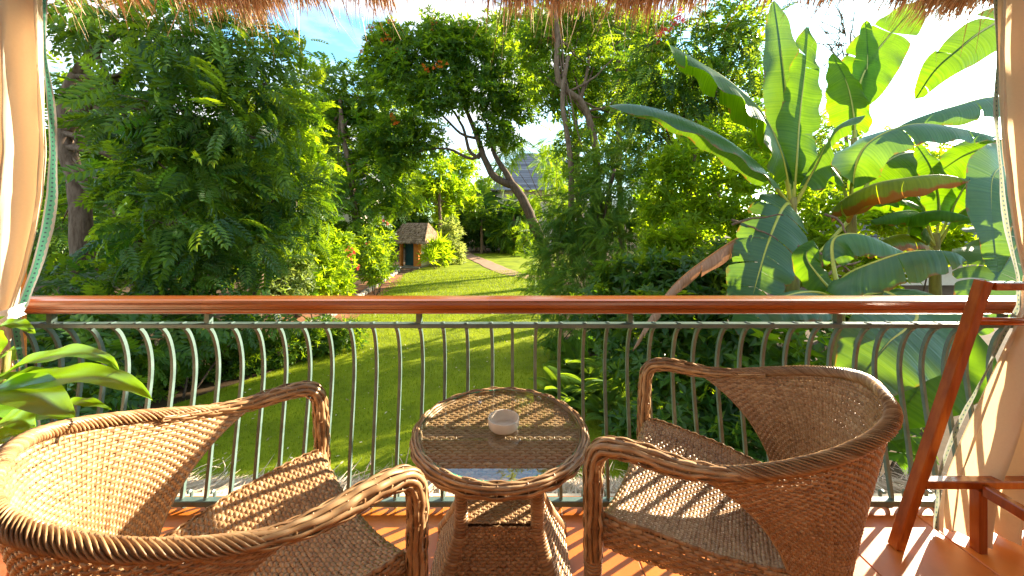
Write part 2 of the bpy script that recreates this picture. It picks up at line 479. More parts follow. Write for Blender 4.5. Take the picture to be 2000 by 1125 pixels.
def mat_trim(name='teal_trim', base=(0.10, 0.32, 0.22, 1)):
    """teal ribbon with a zigzag edge and small dots"""
    m, nt, N, L, out = nodes_of(name)
    uvn = N.new('ShaderNodeAttribute'); uvn.attribute_name = 'trimuv'
    sep = N.new('ShaderNodeSeparateXYZ')
    L.new(uvn.outputs['Vector'], sep.inputs[0])
    def mth(op, a, b=None):
        n = N.new('ShaderNodeMath'); n.operation = op
        for i, x in enumerate((a, b)):
            if x is None: continue
            if isinstance(x, (int, float)): n.inputs[i].default_value = x
            else: L.new(x, n.inputs[i])
        return n.outputs[0]
    sx, sy = sep.outputs[0], sep.outputs[1]
    zig = mth('MULTIPLY', mth('PINGPONG', sy, 0.014), 7.0)
    e1 = mth('GREATER_THAN', mth('ADD', sx, zig), 0.82)
    e0 = mth('LESS_THAN', sx, 0.16)
    dotx = mth('POWER', mth('SUBTRACT', sx, 0.45), 2.0)
    doty = mth('POWER', mth('MULTIPLY', mth('SUBTRACT', mth('PINGPONG', sy, 0.02), 0.01), 26.0), 2.0)
    dot = mth('LESS_THAN', mth('ADD', dotx, doty), 0.012)
    mk = mth('MAXIMUM', mth('MAXIMUM', e1, e0), 0.0)
    c = N.new('ShaderNodeMixRGB'); c.inputs['Color1'].default_value = base; c.inputs['Color2'].default_value = (0.34, 0.34, 0.31, 1)
    L.new(mk, c.inputs['Fac'])
    c2 = N.new('ShaderNodeMixRGB'); c2.inputs['Color2'].default_value = (0.06, 0.10, 0.12, 1)
    L.new(dot, c2.inputs['Fac']); L.new(c.outputs['Color'], c2.inputs['Color1'])
    d = N.new('ShaderNodeBsdfDiffuse'); tr = N.new('ShaderNodeBsdfTranslucent')
    L.new(c2.outputs['Color'], d.inputs['Color']); L.new(c2.outputs['Color'], tr.inputs['Color'])
    mx = N.new('ShaderNodeMixShader'); mx.inputs['Fac'].default_value = 0.4
    L.new(d.outputs['BSDF'], mx.inputs[1]); L.new(tr.outputs['BSDF'], mx.inputs[2])
    L.new(mx.outputs['Shader'], out.inputs['Surface'])
    return m
M['trim'] = mat_trim()
M['trim_grey'] = mat_trim('grey_trim', (0.26, 0.29, 0.20, 1))

def mat_glass():
    m, nt, N, L, out = nodes_of('clear_glass_sheet')
    tp = N.new('ShaderNodeBsdfTransparent')
    tp.inputs['Color'].default_value = (0.95, 0.985, 0.97, 1)
    gl = N.new('ShaderNodeBsdfGlossy')
    gl.inputs['Roughness'].default_value = 0.015
    lw = N.new('ShaderNodeLayerWeight')          # Schlick reflectance, the same from both sides of the sheet
    lw.inputs['Blend'].default_value = 0.5
    pw = N.new('ShaderNodeMath'); pw.operation = 'POWER'; pw.inputs[1].default_value = 5.0
    ma = N.new('ShaderNodeMath'); ma.operation = 'MULTIPLY_ADD'; ma.inputs[1].default_value = 0.83; ma.inputs[2].default_value = 0.17
    L.new(lw.outputs['Facing'], pw.inputs[0]); L.new(pw.outputs[0], ma.inputs[0])
    mx = N.new('ShaderNodeMixShader')
    L.new(ma.outputs[0], mx.inputs['Fac'])
    L.new(tp.outputs['BSDF'], mx.inputs[1])
    L.new(gl.outputs['BSDF'], mx.inputs[2])
    L.new(mx.outputs['Shader'], out.inputs['Surface'])
    return m
M['glass'] = mat_glass()
M['glass_edge'] = mat_leaf('green_glass_edge', (0.03, 0.32, 0.22), (0.05, 0.42, 0.30), (0.05, 0.6, 0.4), (0.05, 0.6, 0.4), 0.5, 0.1, 0.6)

# ------------------------------------------------------------------ ground, lawn, path
def poly_sheet(name, pts, z, mat, sub=1):
    mb = MB()
    p = spline(np.vstack([pts, pts[:1]]), len(pts) * sub + 1)[:-1] if sub > 1 else np.asarray(pts)
    v = np.column_stack([p[:, 0], p[:, 1], np.full(len(p), z)])
    mb.v.append(v); mb.t.append(np.full(len(v), 0.5, np.float32)); mb.n = len(v)
    mb.f.append(np.arange(len(v))[None, :])
    return mb.build(name, mat)

ground = MB().add([(-400, -60, GZ), (400, -60, GZ), (400, 700, GZ), (-400, 700, GZ)], [(0, 1, 2, 3)]).build('ground', M['soil'])
tag(ground, kind='structure', label='dark garden soil under the shrubs and trees')
LAWN = np.array([(-8.5, 2.0), (-8.3, 6.5), (-7.2, 8.2), (-5.7, 10.9), (-6.3, 13.5), (-6.9, 16), (-7.2, 20), (-8.0, 27), (-7.6, 31), (-6.9, 38), (-6.2, 43.5),
                 (-2, 46), (3, 46), (6, 44), (7, 34), (5, 27), (2.5, 22), (2.0, 16), (1.5, 10.5), (1.9, 7), (2.6, 2.0)], float)
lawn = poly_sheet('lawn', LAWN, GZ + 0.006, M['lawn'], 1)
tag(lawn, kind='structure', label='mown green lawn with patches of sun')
bed = poly_sheet('soil_bed', np.array([(-7.4, 12.5), (-6.0, 12.6), (-6.4, 15.5), (-6.9, 19), (-7.1, 23), (-7.9, 27), (-9.5, 27), (-9.5, 15)], float), GZ + 0.011, M['redsoil'])
tag(bed, kind='structure', label='strip of reddish bare soil along the flower border')
pc = spline(np.array([(-6.3, 47.5, 0), (-5.3, 43, 0), (-2.9, 36, 0), (-0.9, 29.8, 0), (0.6, 26.8, 0), (2.4, 25.2, 0), (5.5, 24.2, 0), (9.5, 23.8, 0)]), 60)
pt = np.gradient(pc, axis=0); pt /= np.linalg.norm(pt, axis=1)[:, None]
pn = np.column_stack([-pt[:, 1], pt[:, 0], np.zeros(len(pt))])
wid = 0.80 + 0.04 * np.sin(np.arange(60) * 0.9)
mb = MB()
mb.grid(np.stack([pc + pn * wid[:, None] + [0, 0, GZ + 0.03], pc + pn * wid[:, None] * 0.9 + [0, 0, GZ + 0.045], pc - pn * wid[:, None] * 0.9 + [0, 0, GZ + 0.045], pc - pn * wid[:, None] + [0, 0, GZ + 0.03]], 1))
path = mb.build('path', M['path'])
tag(path, kind='structure', label='curving pinkish garden path beyond the lawn')

def in_poly(x, y, poly):
    c = np.zeros(len(x), bool)
    j = len(poly) - 1
    for i in range(len(poly)):
        xi, yi, xj, yj = *poly[i], *poly[j]
        cond = ((yi > y) != (yj > y)) & (x < (xj - xi) * (y - yi) / (yj - yi + 1e-12) + xi)
        c ^= cond
        j = i
    return c

def rand_basis(d, n_up, jitter):
    """rotation matrices with columns (side, along, normal)"""
    N = len(d)
    d = d / (np.linalg.norm(d, axis=1)[:, None] + 1e-9)
    up = n_up + RNG.normal(0, jitter, (N, 3))
    up -= d * np.sum(up * d, 1)[:, None]
    up /= np.linalg.norm(up, axis=1)[:, None] + 1e-9
    s = np.cross(d, up)
    return np.stack([s, d, up], -1)

# grass tufts: fine blades over the lawn, denser near the house
mb = MB()
bl_v = np.array([(-0.5, 0, 0), (0.5, 0, 0), (0, 0.55, 1.0)], float) * np.array([0.008, 0.022, 0.032])
n = 120000
yy = 5.2 + 24 * RNG.random(n) ** 1.7
xx = RNG.uniform(-8.5, 4.0, n)
k = in_poly(xx, yy, LAWN)
xx, yy = xx[k], yy[k]
n = len(xx)
a = RNG.uniform(0, 2 * math.pi, n)
sc = RNG.uniform(0.6, 1.5, n) * (0.7 + yy / 14)
Mx = np.zeros((n, 3, 3))
Mx[:, 0, 0] = np.cos(a); Mx[:, 0, 1] = -np.sin(a); Mx[:, 1, 0] = np.sin(a); Mx[:, 1, 1] = np.cos(a); Mx[:, 2, 2] = 1
Mx *= sc[:, None, None]
mb.instances(bl_v, [(0, 1, 2)], Mx, np.column_stack([xx, yy, np.full(n, GZ + 0.004)]), np.clip(RNG.normal(0.5, 0.25, n), 0, 1))
tag(mb.build('grass', M['grass']), 'short green grass blades covering the lawn', 'grass', kind='stuff')

mb = MB()
n = 700
yy = 5.4 + 16 * RNG.random(n) ** 1.5; xx = RNG.uniform(-8, 2.2, n); k = in_poly(xx, yy, LAWN); xx, yy = xx[k], yy[k]; n = len(xx)
fv = np.array([(0, -0.5, 0), (0.22, 0, 0.06), (0, 0.5, 0.1), (-0.22, 0, 0.06)]) * 0.055
d_ = np.column_stack([RNG.normal(0, 1, n), RNG.normal(0, 1, n), RNG.normal(0, 0.15, n)])
mb.instances(fv, [(0, 1, 2, 3)], rand_basis(d_, np.array([0, 0, 1.0]), 0.25) * RNG.uniform(0.6, 1.5, n)[:, None, None], np.column_stack([xx, yy, np.full(n, GZ + 0.03)]), RNG.random(n))
tag(mb.build('leaf_litter', M['thatch_pale']), 'scattered dry leaves fallen on the lawn', 'fallen leaves', kind='stuff')

# ------------------------------------------------------------------ foliage tools
def tpl_simple(w=0.42, droop=0.18):
    v = np.array([(0, 0, 0), (-w / 2, 0.38, 0.05), (0, 0.42, 0), (w / 2, 0.38, 0.05), (0, 1.0, -droop)], float)
    return v, np.array([(0, 2, 1), (0, 3, 2), (1, 2, 4), (2, 3, 4)])
def tpl_diamond(w=0.45):
    v = np.array([(0, 0, 0), (-w / 2, 0.45, 0.06), (w / 2, 0.45, 0.06), (0, 1.0, -0.1)], float)
    return v, np.array([(0, 3, 1), (0, 2, 3)])
def tpl_pinnate(pairs=7, ll=0.34, lw=0.12, droop=0.35, term=True):
    V, Fc = [], []
    def leaflet(p, d, length, width):
        d = d / np.linalg.norm(d)
        s = np.cross(d, (0, 0, 1.0)); s /= np.linalg.norm(s)
        b = len(V)
        V.extend([p, p + d * length * 0.45 - s * width / 2 + (0, 0, 0.015), p + d * length * 0.45 + s * width / 2 + (0, 0, 0.015), p + d * length + np.array((0, 0, -0.05))])
        Fc.extend([(b, b + 3, b + 1), (b, b + 2, b + 3)])
    for i in range(pairs):
        t = 0.14 + 0.8 * i / (pairs - 1)
        p = np.array((0, t, -droop * t * t))
        k = 1.0 - 0.45 * abs(t - 0.45) - 0.25 * max(0, t - 0.7)
        for sg in (-1, 1):
            leaflet(p, np.array((sg * 1.0, 0.45 + 0.5 * t, -0.12)), ll * k, lw * k)
    if term:
        leaflet(np.array((0, 0.95, -droop * 0.9)), np.array((0, 1.0, -0.5)), ll * 0.7, lw)
    b = len(V)
    V.extend([np.array((-0.008, 0, 0)), np.array((0.008, 0, 0)), np.array((0, 0.95, -droop * 0.9))])
    Fc.append((b, b + 1, b + 2))
    return np.array(V, float), np.array(Fc)
def tpl_rosette(nl=6, w=0.36, up=0.35):
    V, Fc = [], []
    v, f = tpl_diamond(w)
    for i in range(nl):
        a = i / nl * 2 * math.pi + 0.3 * (i % 2)
        c, s = math.cos(a), math.sin(a)
        e = up + 0.25 * ((i * 7) % 3 - 1)
        vv = v.copy()
        y, z = vv[:, 1] * math.cos(e) - vv[:, 2] * math.sin(e), vv[:, 1] * math.sin(e) + vv[:, 2] * math.cos(e)
        x = vv[:, 0]
        b = len(V)
        V.extend(np.column_stack([x * c - y * s, x * s + y * c, z]))
        Fc.extend(f + b)
    return np.array(V, float), np.array(Fc)

TPL = {'pinnate': tpl_pinnate(7, 0.34, 0.15), 'feather': tpl_pinnate(11, 0.26, 0.055, 0.25), 'simple': tpl_simple(), 'rosette': tpl_rosette(), 'rosette_wide': tpl_rosette(5, 0.5, 0.2),
       'sprig': tpl_pinnate(5, 0.46, 0.24, 0.2), 'big': tpl_simple(0.5, 0.3), 'blade': tpl_rosette(7, 0.13, 0.9)}

def blob_leaves(mb, blobs, kind, size, density=1.0, shell=0.5, droop=0.35, upw=0.8, tint=(0.45, 0.25), jit=0.45, size_var=0.3, lump=0.25):
    """fill ellipsoids (center, radii) with leaves; density = leaf area layers"""
    tv, tf = TPL[kind]
    area = {'pinnate': 0.42, 'feather': 0.30, 'simple': 0.21, 'rosette': 0.9, 'rosette_wide': 1.0, 'sprig': 0.5, 'big': 0.25, 'blade': 0.4}[kind] * size * size
    for c, r in blobs:
        c, r = np.asarray(c, float), np.asarray(r, float)
        A = 4 * math.pi * ((r[0] * r[1]) ** 1.6 / 3 + (r[0] * r[2]) ** 1.6 / 3 + (r[1] * r[2]) ** 1.6 / 3) ** (1 / 1.6)
        n = max(8, int(A * density / area))
        d = RNG.normal(0, 1, (n, 3))
        d /= np.linalg.norm(d, axis=1)[:, None]
        ph = RNG.uniform(0, 6.28, 6)
        lum = 1 + lump * (np.sin(d[:, 0] * 5 + ph[0]) * np.sin(d[:, 1] * 5 + ph[1]) + np.sin(d[:, 2] * 6 + ph[2]) * np.sin(d[:, 0] * 4 + ph[3])) * 0.7
        rr = shell + (1.02 - shell) * RNG.random(n) ** 0.6
        pos = c + d * r * (rr * lum)[:, None]
        k = pos[:, 2] > GZ + 0.03
        pos, d = pos[k], d[k]
        n = len(pos)
        if n == 0: continue
        grow = d * 0.9 + RNG.normal(0, 0.55, (n, 3)) + np.array([0, 0, -droop])
        Bm = rand_basis(grow, np.array([0, 0, 1.0]) * upw + d * 0.55, jit)
        s = size * RNG.uniform(1 - size_var, 1 + size_var, n)
        mb.instances(tv, tf, Bm * s[:, None, None], pos, np.clip(RNG.normal(tint[0], tint[1], n), 0, 1))
    return mb

def pxblobs(lst, depth=0.8):
    """blobs written as (u, v, Y, ru, rv) in photo pixels at distance Y"""
    out = []
    for b in lst:
        u, v, Y, ru, rv = b[:5]
        dd = b[5] if len(b) > 5 else depth
        rx, rz = ru * Y / F, rv * Y / F
        out.append((P(u, v, Y), (rx, max(0.3, dd * 0.5 * (rx + rz)), rz)))
    return out

def limb(mb, pts, r0, r1, n=14, sides=7, wob=0.0):
    p = spline(pts, n)
    if wob:
        w = np.cumsum(RNG.normal(0, wob, (n, 3)), 0)
        w -= np.linspace(0, 1, n)[:, None] * w[-1]
        p = p + w
    mb.tube(p, np.linspace(r0, r1, n) ** 1.0, sides, RNG.random())
    return p

def tree(name, label, cat, base, trunk_pts, r0, blobs, kind, size, density, leafmat, barkmat='bark', group=None, extra=(), r1=None, crown_kw={}, branch=True):
    """trunk with limbs reaching into every leaf mass, and a crown of leaves"""
    root = empty(name, base)
    tag(root, label, cat, group)
    inv = Matrix.Translation(-Vector(base))
    mb = MB()
    tp = limb(mb, trunk_pts, r0, (r1 or r0 * 0.45), 22, 9, r0 * 0.08)
    for e in extra:
        limb(mb, e[0], e[1], e[2], 16, 6, e[1] * 0.1)
    if branch:
        for c, r in blobs:
            k = tp[int(len(tp) * RNG.uniform(0.55, 0.98)) - 1]
            mid = (k + c) / 2 + np.array([0, 0, -0.12 * np.linalg.norm(c - k)])
            limb(mb, [k, mid, c], r0 * 0.28, r0 * 0.06, 9, 5, 0.03)
            for q in range(4):
                e = c + RNG.normal(0, 0.5, 3) * np.asarray(r)
                limb(mb, [c, (c + e) / 2 + RNG.normal(0, 0.1, 3), e], r0 * 0.09, r0 * 0.02, 6, 4)
    mb.build('trunk', M[barkmat], root, True, inv)
    cb = MB()
    blob_leaves(cb, blobs, kind, size, density, **crown_kw)
    cb.build('crown', M[leafmat], root, False, inv)
    return root

def shrub(name, label, cat, blobs, kind, size, density, leafmat, group=None, stems=5, crown_kw={}):
    bs = np.array([b[0] for b in blobs])
    base = np.array([bs[:, 0].mean(), bs[:, 1].mean(), GZ])
    root = empty(name, base)
    tag(root, label, cat, group)
    inv = Matrix.Translation(-Vector(base))
    mb = MB()
    for q in range(stems):
        c, r = blobs[q % len(blobs)]
        e = np.asarray(c) + RNG.normal(0, 0.3, 3) * np.asarray(r)
        e[2] = max(e[2], GZ + 0.2)
        s = base * 0.6 + np.array([c[0], c[1], GZ]) * 0.4 + np.array([RNG.normal(0, 0.1), RNG.normal(0, 0.1), 0])
        s[2] = GZ - 0.05
        limb(mb, [s, (s + e) / 2 + RNG.normal(0, 0.1, 3), e], 0.03, 0.008, 9, 5)
    mb.build('stem', M['bark_dark'], root, True, inv)
    cb = MB()
    blob_leaves(cb, blobs, kind, size, density, **crown_kw)
    cb.build('foliage', M[leafmat], root, False, inv)
    return root

def flowers(root, spots, mat, size=0.16, n=10, name='blossom_cluster'):
    loc = np.array(root.location)
    for s in spots:
        mb = MB()
        tv, tf = TPL['rosette']
        d = RNG.normal(0, 1, (n, 3))
        Bm = rand_basis(d, np.array([0, 0, 1.0]), 0.8)
        mb.instances(tv, tf, Bm * size, np.asarray(s) - loc + RNG.normal(0, size * 0.9, (n, 3)), RNG.random(n))
        tag(mb.build(name, M[mat], root), kind='stuff')

# ------------------------------------------------------------------ houses and hut in the garden
def shingle_house(name, label, cx, cy, w, d, z_eave, z_ridge, rz=0.0):
    root = empty(name, (cx, cy, GZ), rz)
    tag(root, label, 'house')
    MB().box((-w / 2 + 0.8, -d / 2 + 0.8, 0), (w / 2 - 0.8, d / 2 - 0.8, z_eave - GZ + 0.3)).build('wall', M['wallpaint'], root)
    ze, zr = z_eave - GZ, z_ridge - GZ
    mb = MB()
    rw = w * 0.22
    courses = 16
    ring = lambda t, o: [(-w / 2 + (w / 2 - rw) * t - o, -d / 2 * (1 - t) - o, ze + (zr - ze) * t), (w / 2 - (w / 2 - rw) * t + o, -d / 2 * (1 - t) - o, ze + (zr - ze) * t),
                         (w / 2 - (w / 2 - rw) * t + o, d / 2 * (1 - t) + o, ze + (zr - ze) * t), (-w / 2 + (w / 2 - rw) * t - o, d / 2 * (1 - t) + o, ze + (zr - ze) * t)]
    for k in range(courses):
        t0, t1 = k / courses, min(1, (k + 1.0) / courses)
        lo, lo2, hi = ring(t0, 0.10), ring(t0, 0.02), ring(t1, 0.02)
        v = [(x, y, z - 0.02) for x, y, z in lo] + hi + [(x, y, z - 0.14) for x, y, z in lo2]
        f = [(i, (i + 1) % 4, 4 + (i + 1) % 4, 4 + i) for i in range(4)] + [(8 + i, 8 + (i + 1) % 4, (i + 1) % 4, i) for i in range(4)]
        mb.add(v, f, RNG.random())
    rf = mb.build('roof', M['shingle'], root)
    return root
shingle_house('garden_house', 'house with steep grey shingle roof glimpsed behind the leaning tree', 4.2, 56, 14, 12, 5.6, 11.6)
shingle_house('garden_house', 'house with low grey roof glimpsed between the banana stems', 27.5, 26, 9, 8, -0.9, 3.2)
shingle_house('garden_house', 'house with brown-grey roof almost hidden behind the pale trunk', -19.5, 42, 9, 9, 5.0, 9.5)

hut = empty('garden_hut', (-8.35, 32.6, GZ), R(-16))
hut.scale = (0.74, 0.8, 0.9)
tag(hut, 'small orange garden hut with shaggy brown roof beside the lawn', 'hut')
MB().bbox((0.35, -1.35, 0.1), (1.0, -0.75, 2.75), 0.02).build('pillar', M['plaster'], hut)
MB().bbox((-1.5, -1.35, 0.1), (-1.25, -0.9, 2.75), 0.02).build('pillar', M['plaster'], hut)
MB().box((-1.5, 1.0, 0.1), (1.0, 1.25, 2.75)).build('wall', M['wallpaint'], hut)
MB().box((0.78, -0.74, 0.1), (0.98, 0.99, 2.75)).build('wall', M['wallpaint'], hut)
dr = MB().box((-1.22, -0.62, 0.12), (0.72, -0.55, 2.5)).build('door', M['teal'], hut)
MB().box((-1.0, -0.66, 1.1), (-0.95, -0.621, 1.3)).build('handle', M['steel'], dr)
MB().bbox((-1.8, -1.9, 0.0), (1.4, 1.5, 0.1), 0.02).build('plinth', M['stone'], hut)
MB().box((-1.5, -1.3, 2.5), (0.34, -1.1, 2.74)).build('lintel', M['plaster'], hut)
mb = MB()
rows = 9
hx0, hx1, hy0, hy1, hz0, hz1 = -2.5, 2.3, -2.2, 2.0, 2.35, 4.15
for k in range(rows):
    t0, t1 = k / rows, (k + 1.25) / rows
    nseg = 26
    for side in range(4):
        for j in range(nseg):
            if RNG.random() < 0.04: continue
            def pt(t, s, lift):
                ax, bx = hx0 + 0.75 * t, hx1 - 0.75 * t
                ay, by = hy0 + 2.0 * t, hy1 - 2.0 * t
                c = [(ax, ay), (bx, ay), (bx, by), (ax, by)]
                p, q = c[side], c[(side + 1) % 4]
                return (p[0] + (q[0] - p[0]) * s, p[1] + (q[1] - p[1]) * s, hz0 + (hz1 - hz0) * t + lift)
            s0, s1 = j / nseg, (j + 1) / nseg
            dz = RNG.uniform(0.03, 0.11)
            t0j = t0 - RNG.uniform(0, 0.05)
            mb.add([pt(t0j, s0, dz), pt(t0j, s1, dz), pt(min(t1, 1.02), s1, 0.02), pt(min(t1, 1.02), s0, 0.02), pt(t0j, s0, dz - 0.09), pt(t0j, s1, dz - 0.09)], [(0, 1, 2, 3), (4, 5, 1, 0)], RNG.random())
tag(mb.build('roof', M['hutroof'], hut), kind=None)

# stone edging of the border
edge = empty('stone_edging', (-7.0, 20, GZ))
tag(edge, 'low edging of grey stones along the flower border', 'edging')
ico_v = np.array([(0, 0, 1), (0.89, 0, 0.45), (0.28, 0.85, 0.45), (-0.72, 0.53, 0.45), (-0.72, -0.53, 0.45), (0.28, -0.85, 0.45), (0.72, 0.53, -0.45), (-0.28, 0.85, -0.45), (-0.89, 0, -0.45), (-0.28, -0.85, -0.45), (0.72, -0.53, -0.45), (0, 0, -1)], float)
ico_f = np.array([(0, 1, 2), (0, 2, 3), (0, 3, 4), (0, 4, 5), (0, 5, 1), (1, 6, 2), (2, 7, 3), (3, 8, 4), (4, 9, 5), (5, 10, 1), (6, 7, 2), (7, 8, 3), (8, 9, 4), (9, 10, 5), (10, 6, 1), (11, 7, 6), (11, 8, 7), (11, 9, 8), (11, 10, 9), (11, 6, 10)])
prot = []
for k in range(5):
    mb = MB().add(ico_v * RNG.uniform(0.75, 1.15, (12, 1)) * np.array([0.28, 0.20, 0.16]), ico_f, RNG.random())
    prot.append(mb.mesh('stone', True)); prot[-1].materials.append(M['stone'])
ep = spline(np.array([(-7.6, 11.5, 0), (-7.45, 15, 0), (-7.9, 20, 0), (-8.6, 27, 0), (-9.2, 30, 0)]), 44)
for i, p in enumerate(ep):
    o = bpy.data.objects.new('stone', prot[i % 5]); COL.objects.link(o); o.parent = edge
    o.location = Vector(p) - Vector((-7.0, 20, 0)) + Vector((0, 0, 0.1 + 0.03 * (i % 3)))
    o.rotation_euler = (RNG.uniform(-.2, .2), RNG.uniform(-.2, .2), math.pi / 2 + RNG.uniform(-.4, .4))

# ------------------------------------------------------------------ trees
def gp(u, Y): return np.array([(u - CU) / F * Y, Y, GZ])

# big compound-leaved tree at left
b1 = pxblobs([(200, 45, 9.0, 110, 60), (330, 90, 8.6, 130, 85), (450, 90, 9.4, 120, 90), (520, 160, 9.4, 75, 100), (285, 215, 8.2, 105, 60), (390, 230, 8.6, 150, 80),
              (500, 270, 9.2, 85, 70), (120, 170, 11, 60, 50), (335, 340, 8.2, 115, 70), (120, 440, 12.5, 80, 60), (330, 440, 8.0, 110, 70), (430, 330, 9.6, 100, 70)])
t1 = tree('shade_tree', 'tall feathery-leaved tree with bare tan trunk filling the left side', 'tree', gp(168, 9.2),
     [P(172, 640, 9.2), P(168, 530, 9.2), P(163, 420, 9.2), P(142, 330, 9.2), P(122, 260, 9.2), P(150, 150, 9.2), P(230, 60, 9.2)], 0.26, b1, 'pinnate', 0.56, 1.4, 'leaf_deep', r1=0.10,
     extra=[([P(135, 300, 9.2), P(180, 345, 8.8), P(240, 340, 8.5)], 0.03, 0.008), ([P(165, 380, 9.2), P(200, 400, 9), P(235, 420, 8.6)], 0.035, 0.01), ([P(125, 265, 9.2), P(230, 150, 9), P(380, 60, 9)], 0.12, 0.04)],
     crown_kw=dict(tint=(0.5, 0.34), shell=0.3, lump=0.4, size_var=0.5, jit=0.6))
b1b = pxblobs([(510, 400, 11.0, 95, 85), (590, 400, 12.0, 55, 90), (450, 480, 9.6, 110, 60), (350, 520, 8.6, 100, 55)])
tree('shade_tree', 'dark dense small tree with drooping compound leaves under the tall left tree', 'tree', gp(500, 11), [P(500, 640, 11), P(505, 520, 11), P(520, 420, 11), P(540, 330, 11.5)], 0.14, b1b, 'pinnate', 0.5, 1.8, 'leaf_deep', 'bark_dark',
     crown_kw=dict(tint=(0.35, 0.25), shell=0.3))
b1d = pxblobs([(560, 300, 12.5, 50, 50), (590, 240, 13, 40, 50), (600, 320, 13, 45, 45), (560, 200, 12.5, 40, 40), (530, 340, 12, 45, 40)])  # extra lime crown: colour stands in for sun on the big tree's right edge
tree('shade_tree', 'added lime-leaved tree coloured as the sunlit edge of the big left tree', 'tree', gp(575, 13), [P(580, 620, 13), P(578, 480, 13), P(575, 340, 13), P(578, 230, 13)], 0.12, b1d, 'pinnate', 0.5, 1.5, 'leaf_lime', 'bark_dark', crown_kw=dict(tint=(0.45, 0.3), shell=0.3))
# mass of trees further back at left
b1c = pxblobs([(140, 400, 16, 90, 80), (300, 350, 17, 120, 100), (230, 460, 15, 120, 70), (420, 430, 16, 110, 100)])
tree('shade_tree', 'shadowy background tree seen through gaps behind the tan trunk', 'tree', gp(260, 16), [P(260, 620, 16), P(270, 450, 16), P(280, 300, 16)], 0.22, b1c, 'sprig', 0.62, 0.6, 'leaf_mid', 'bark_dark', crown_kw=dict(tint=(0.5, 0.3), shell=0.2))

b2 = pxblobs([(640, 175, 24, 55, 55), (700, 190, 25, 60, 60), (620, 260, 24, 45, 60), (690, 280, 24, 70, 55), (760, 210, 26, 50, 60), (730, 350, 23, 70, 65), (775, 375, 25, 45, 40), (650, 420, 22, 50, 70), (700, 430, 21, 50, 45)])
tree('shade_tree', 'mid-distance tree with slim pale trunk left of the hut', 'tree', gp(690, 22.5), [P(704, 530, 22.5), P(694, 420, 22.5), P(684, 340, 22.5), P(670, 270, 22.5), P(664, 190, 23.5)], 0.22, b2, 'sprig', 0.75, 1.5, 'leaf_mid', 'bark',
     crown_kw=dict(tint=(0.45, 0.28), shell=0.35))

# leaning flame tree in the middle
b3 = pxblobs([(752, 120, 22, 48, 60), (800, 150, 21.5, 60, 65), (850, 110, 22, 70, 65), (850, 190, 21, 55, 40), (920, 110, 22.5, 70, 60), (930, 180, 22, 65, 40), (995, 150, 23, 60, 60), (1010, 210, 23, 50, 40),
              (880, 72, 23, 100, 30), (960, 250, 22, 35, 40), (760, 260, 22.5, 60, 45), (830, 270, 23, 45, 45), (780, 310, 23, 50, 35), (995, 275, 23, 30, 25), (760, 75, 22.5, 40, 32)], 0.9)
Yt = 22.5
t3 = tree('flame_tree', 'leaning tree with forked brown trunk and scattered orange blossoms', 'tree', gp(1080, Yt),
     [P(1085, 560, Yt), P(1056, 462, Yt), P(1038, 418, Yt), P(1014, 377, Yt), P(995, 358, Yt)], 0.36, b3, 'rosette', 0.36, 1.15, 'leaf_mid', 'bark_dark', r1=0.26,
     extra=[([P(997, 360, Yt), P(964, 344, Yt), P(944, 309, Yt), P(923, 248, Yt), P(904, 190, Yt), P(898, 150, Yt)], 0.24, 0.07),
            ([P(1005, 366, Yt), P(979, 324, Yt), P(961, 297, Yt), P(953, 262, Yt), P(950, 235, Yt)], 0.22, 0.06),
            ([P(938, 300, Yt), P(920, 311, Yt), P(880, 292, Yt), P(850, 290, Yt), P(800, 300, Yt)], 0.11, 0.03),
            ([P(938, 309, Yt), P(917, 297, Yt), P(903, 248, Yt), P(880, 210, Yt), P(850, 180, Yt)], 0.12, 0.03),
            ([P(930, 270, Yt), P(900, 260, Yt), P(860, 220, Yt), P(800, 170, Yt)], 0.09, 0.03),
            ([P(904, 190, Yt), P(940, 150, Yt), P(1000, 140, Yt)], 0.08, 0.03), ([P(898, 150, Yt), P(880, 100, Yt), P(850, 60, Yt)], 0.07, 0.03)],
     crown_kw=dict(tint=(0.38, 0.26), shell=0.3), branch=False)
flowers(t3, [P(u, v, y) for u, v, y in ((726, 56, 21.5), (756, 74, 21), (748, 78, 21), (776, 102, 20.8), (705, 97, 21.8), (716, 82, 21.6), (832, 131, 20), (857, 126, 20), (767, 228, 21.5), (774, 240, 21.5), (765, 45, 21.6), (845, 47, 21))], 'petal', 0.13, 7)

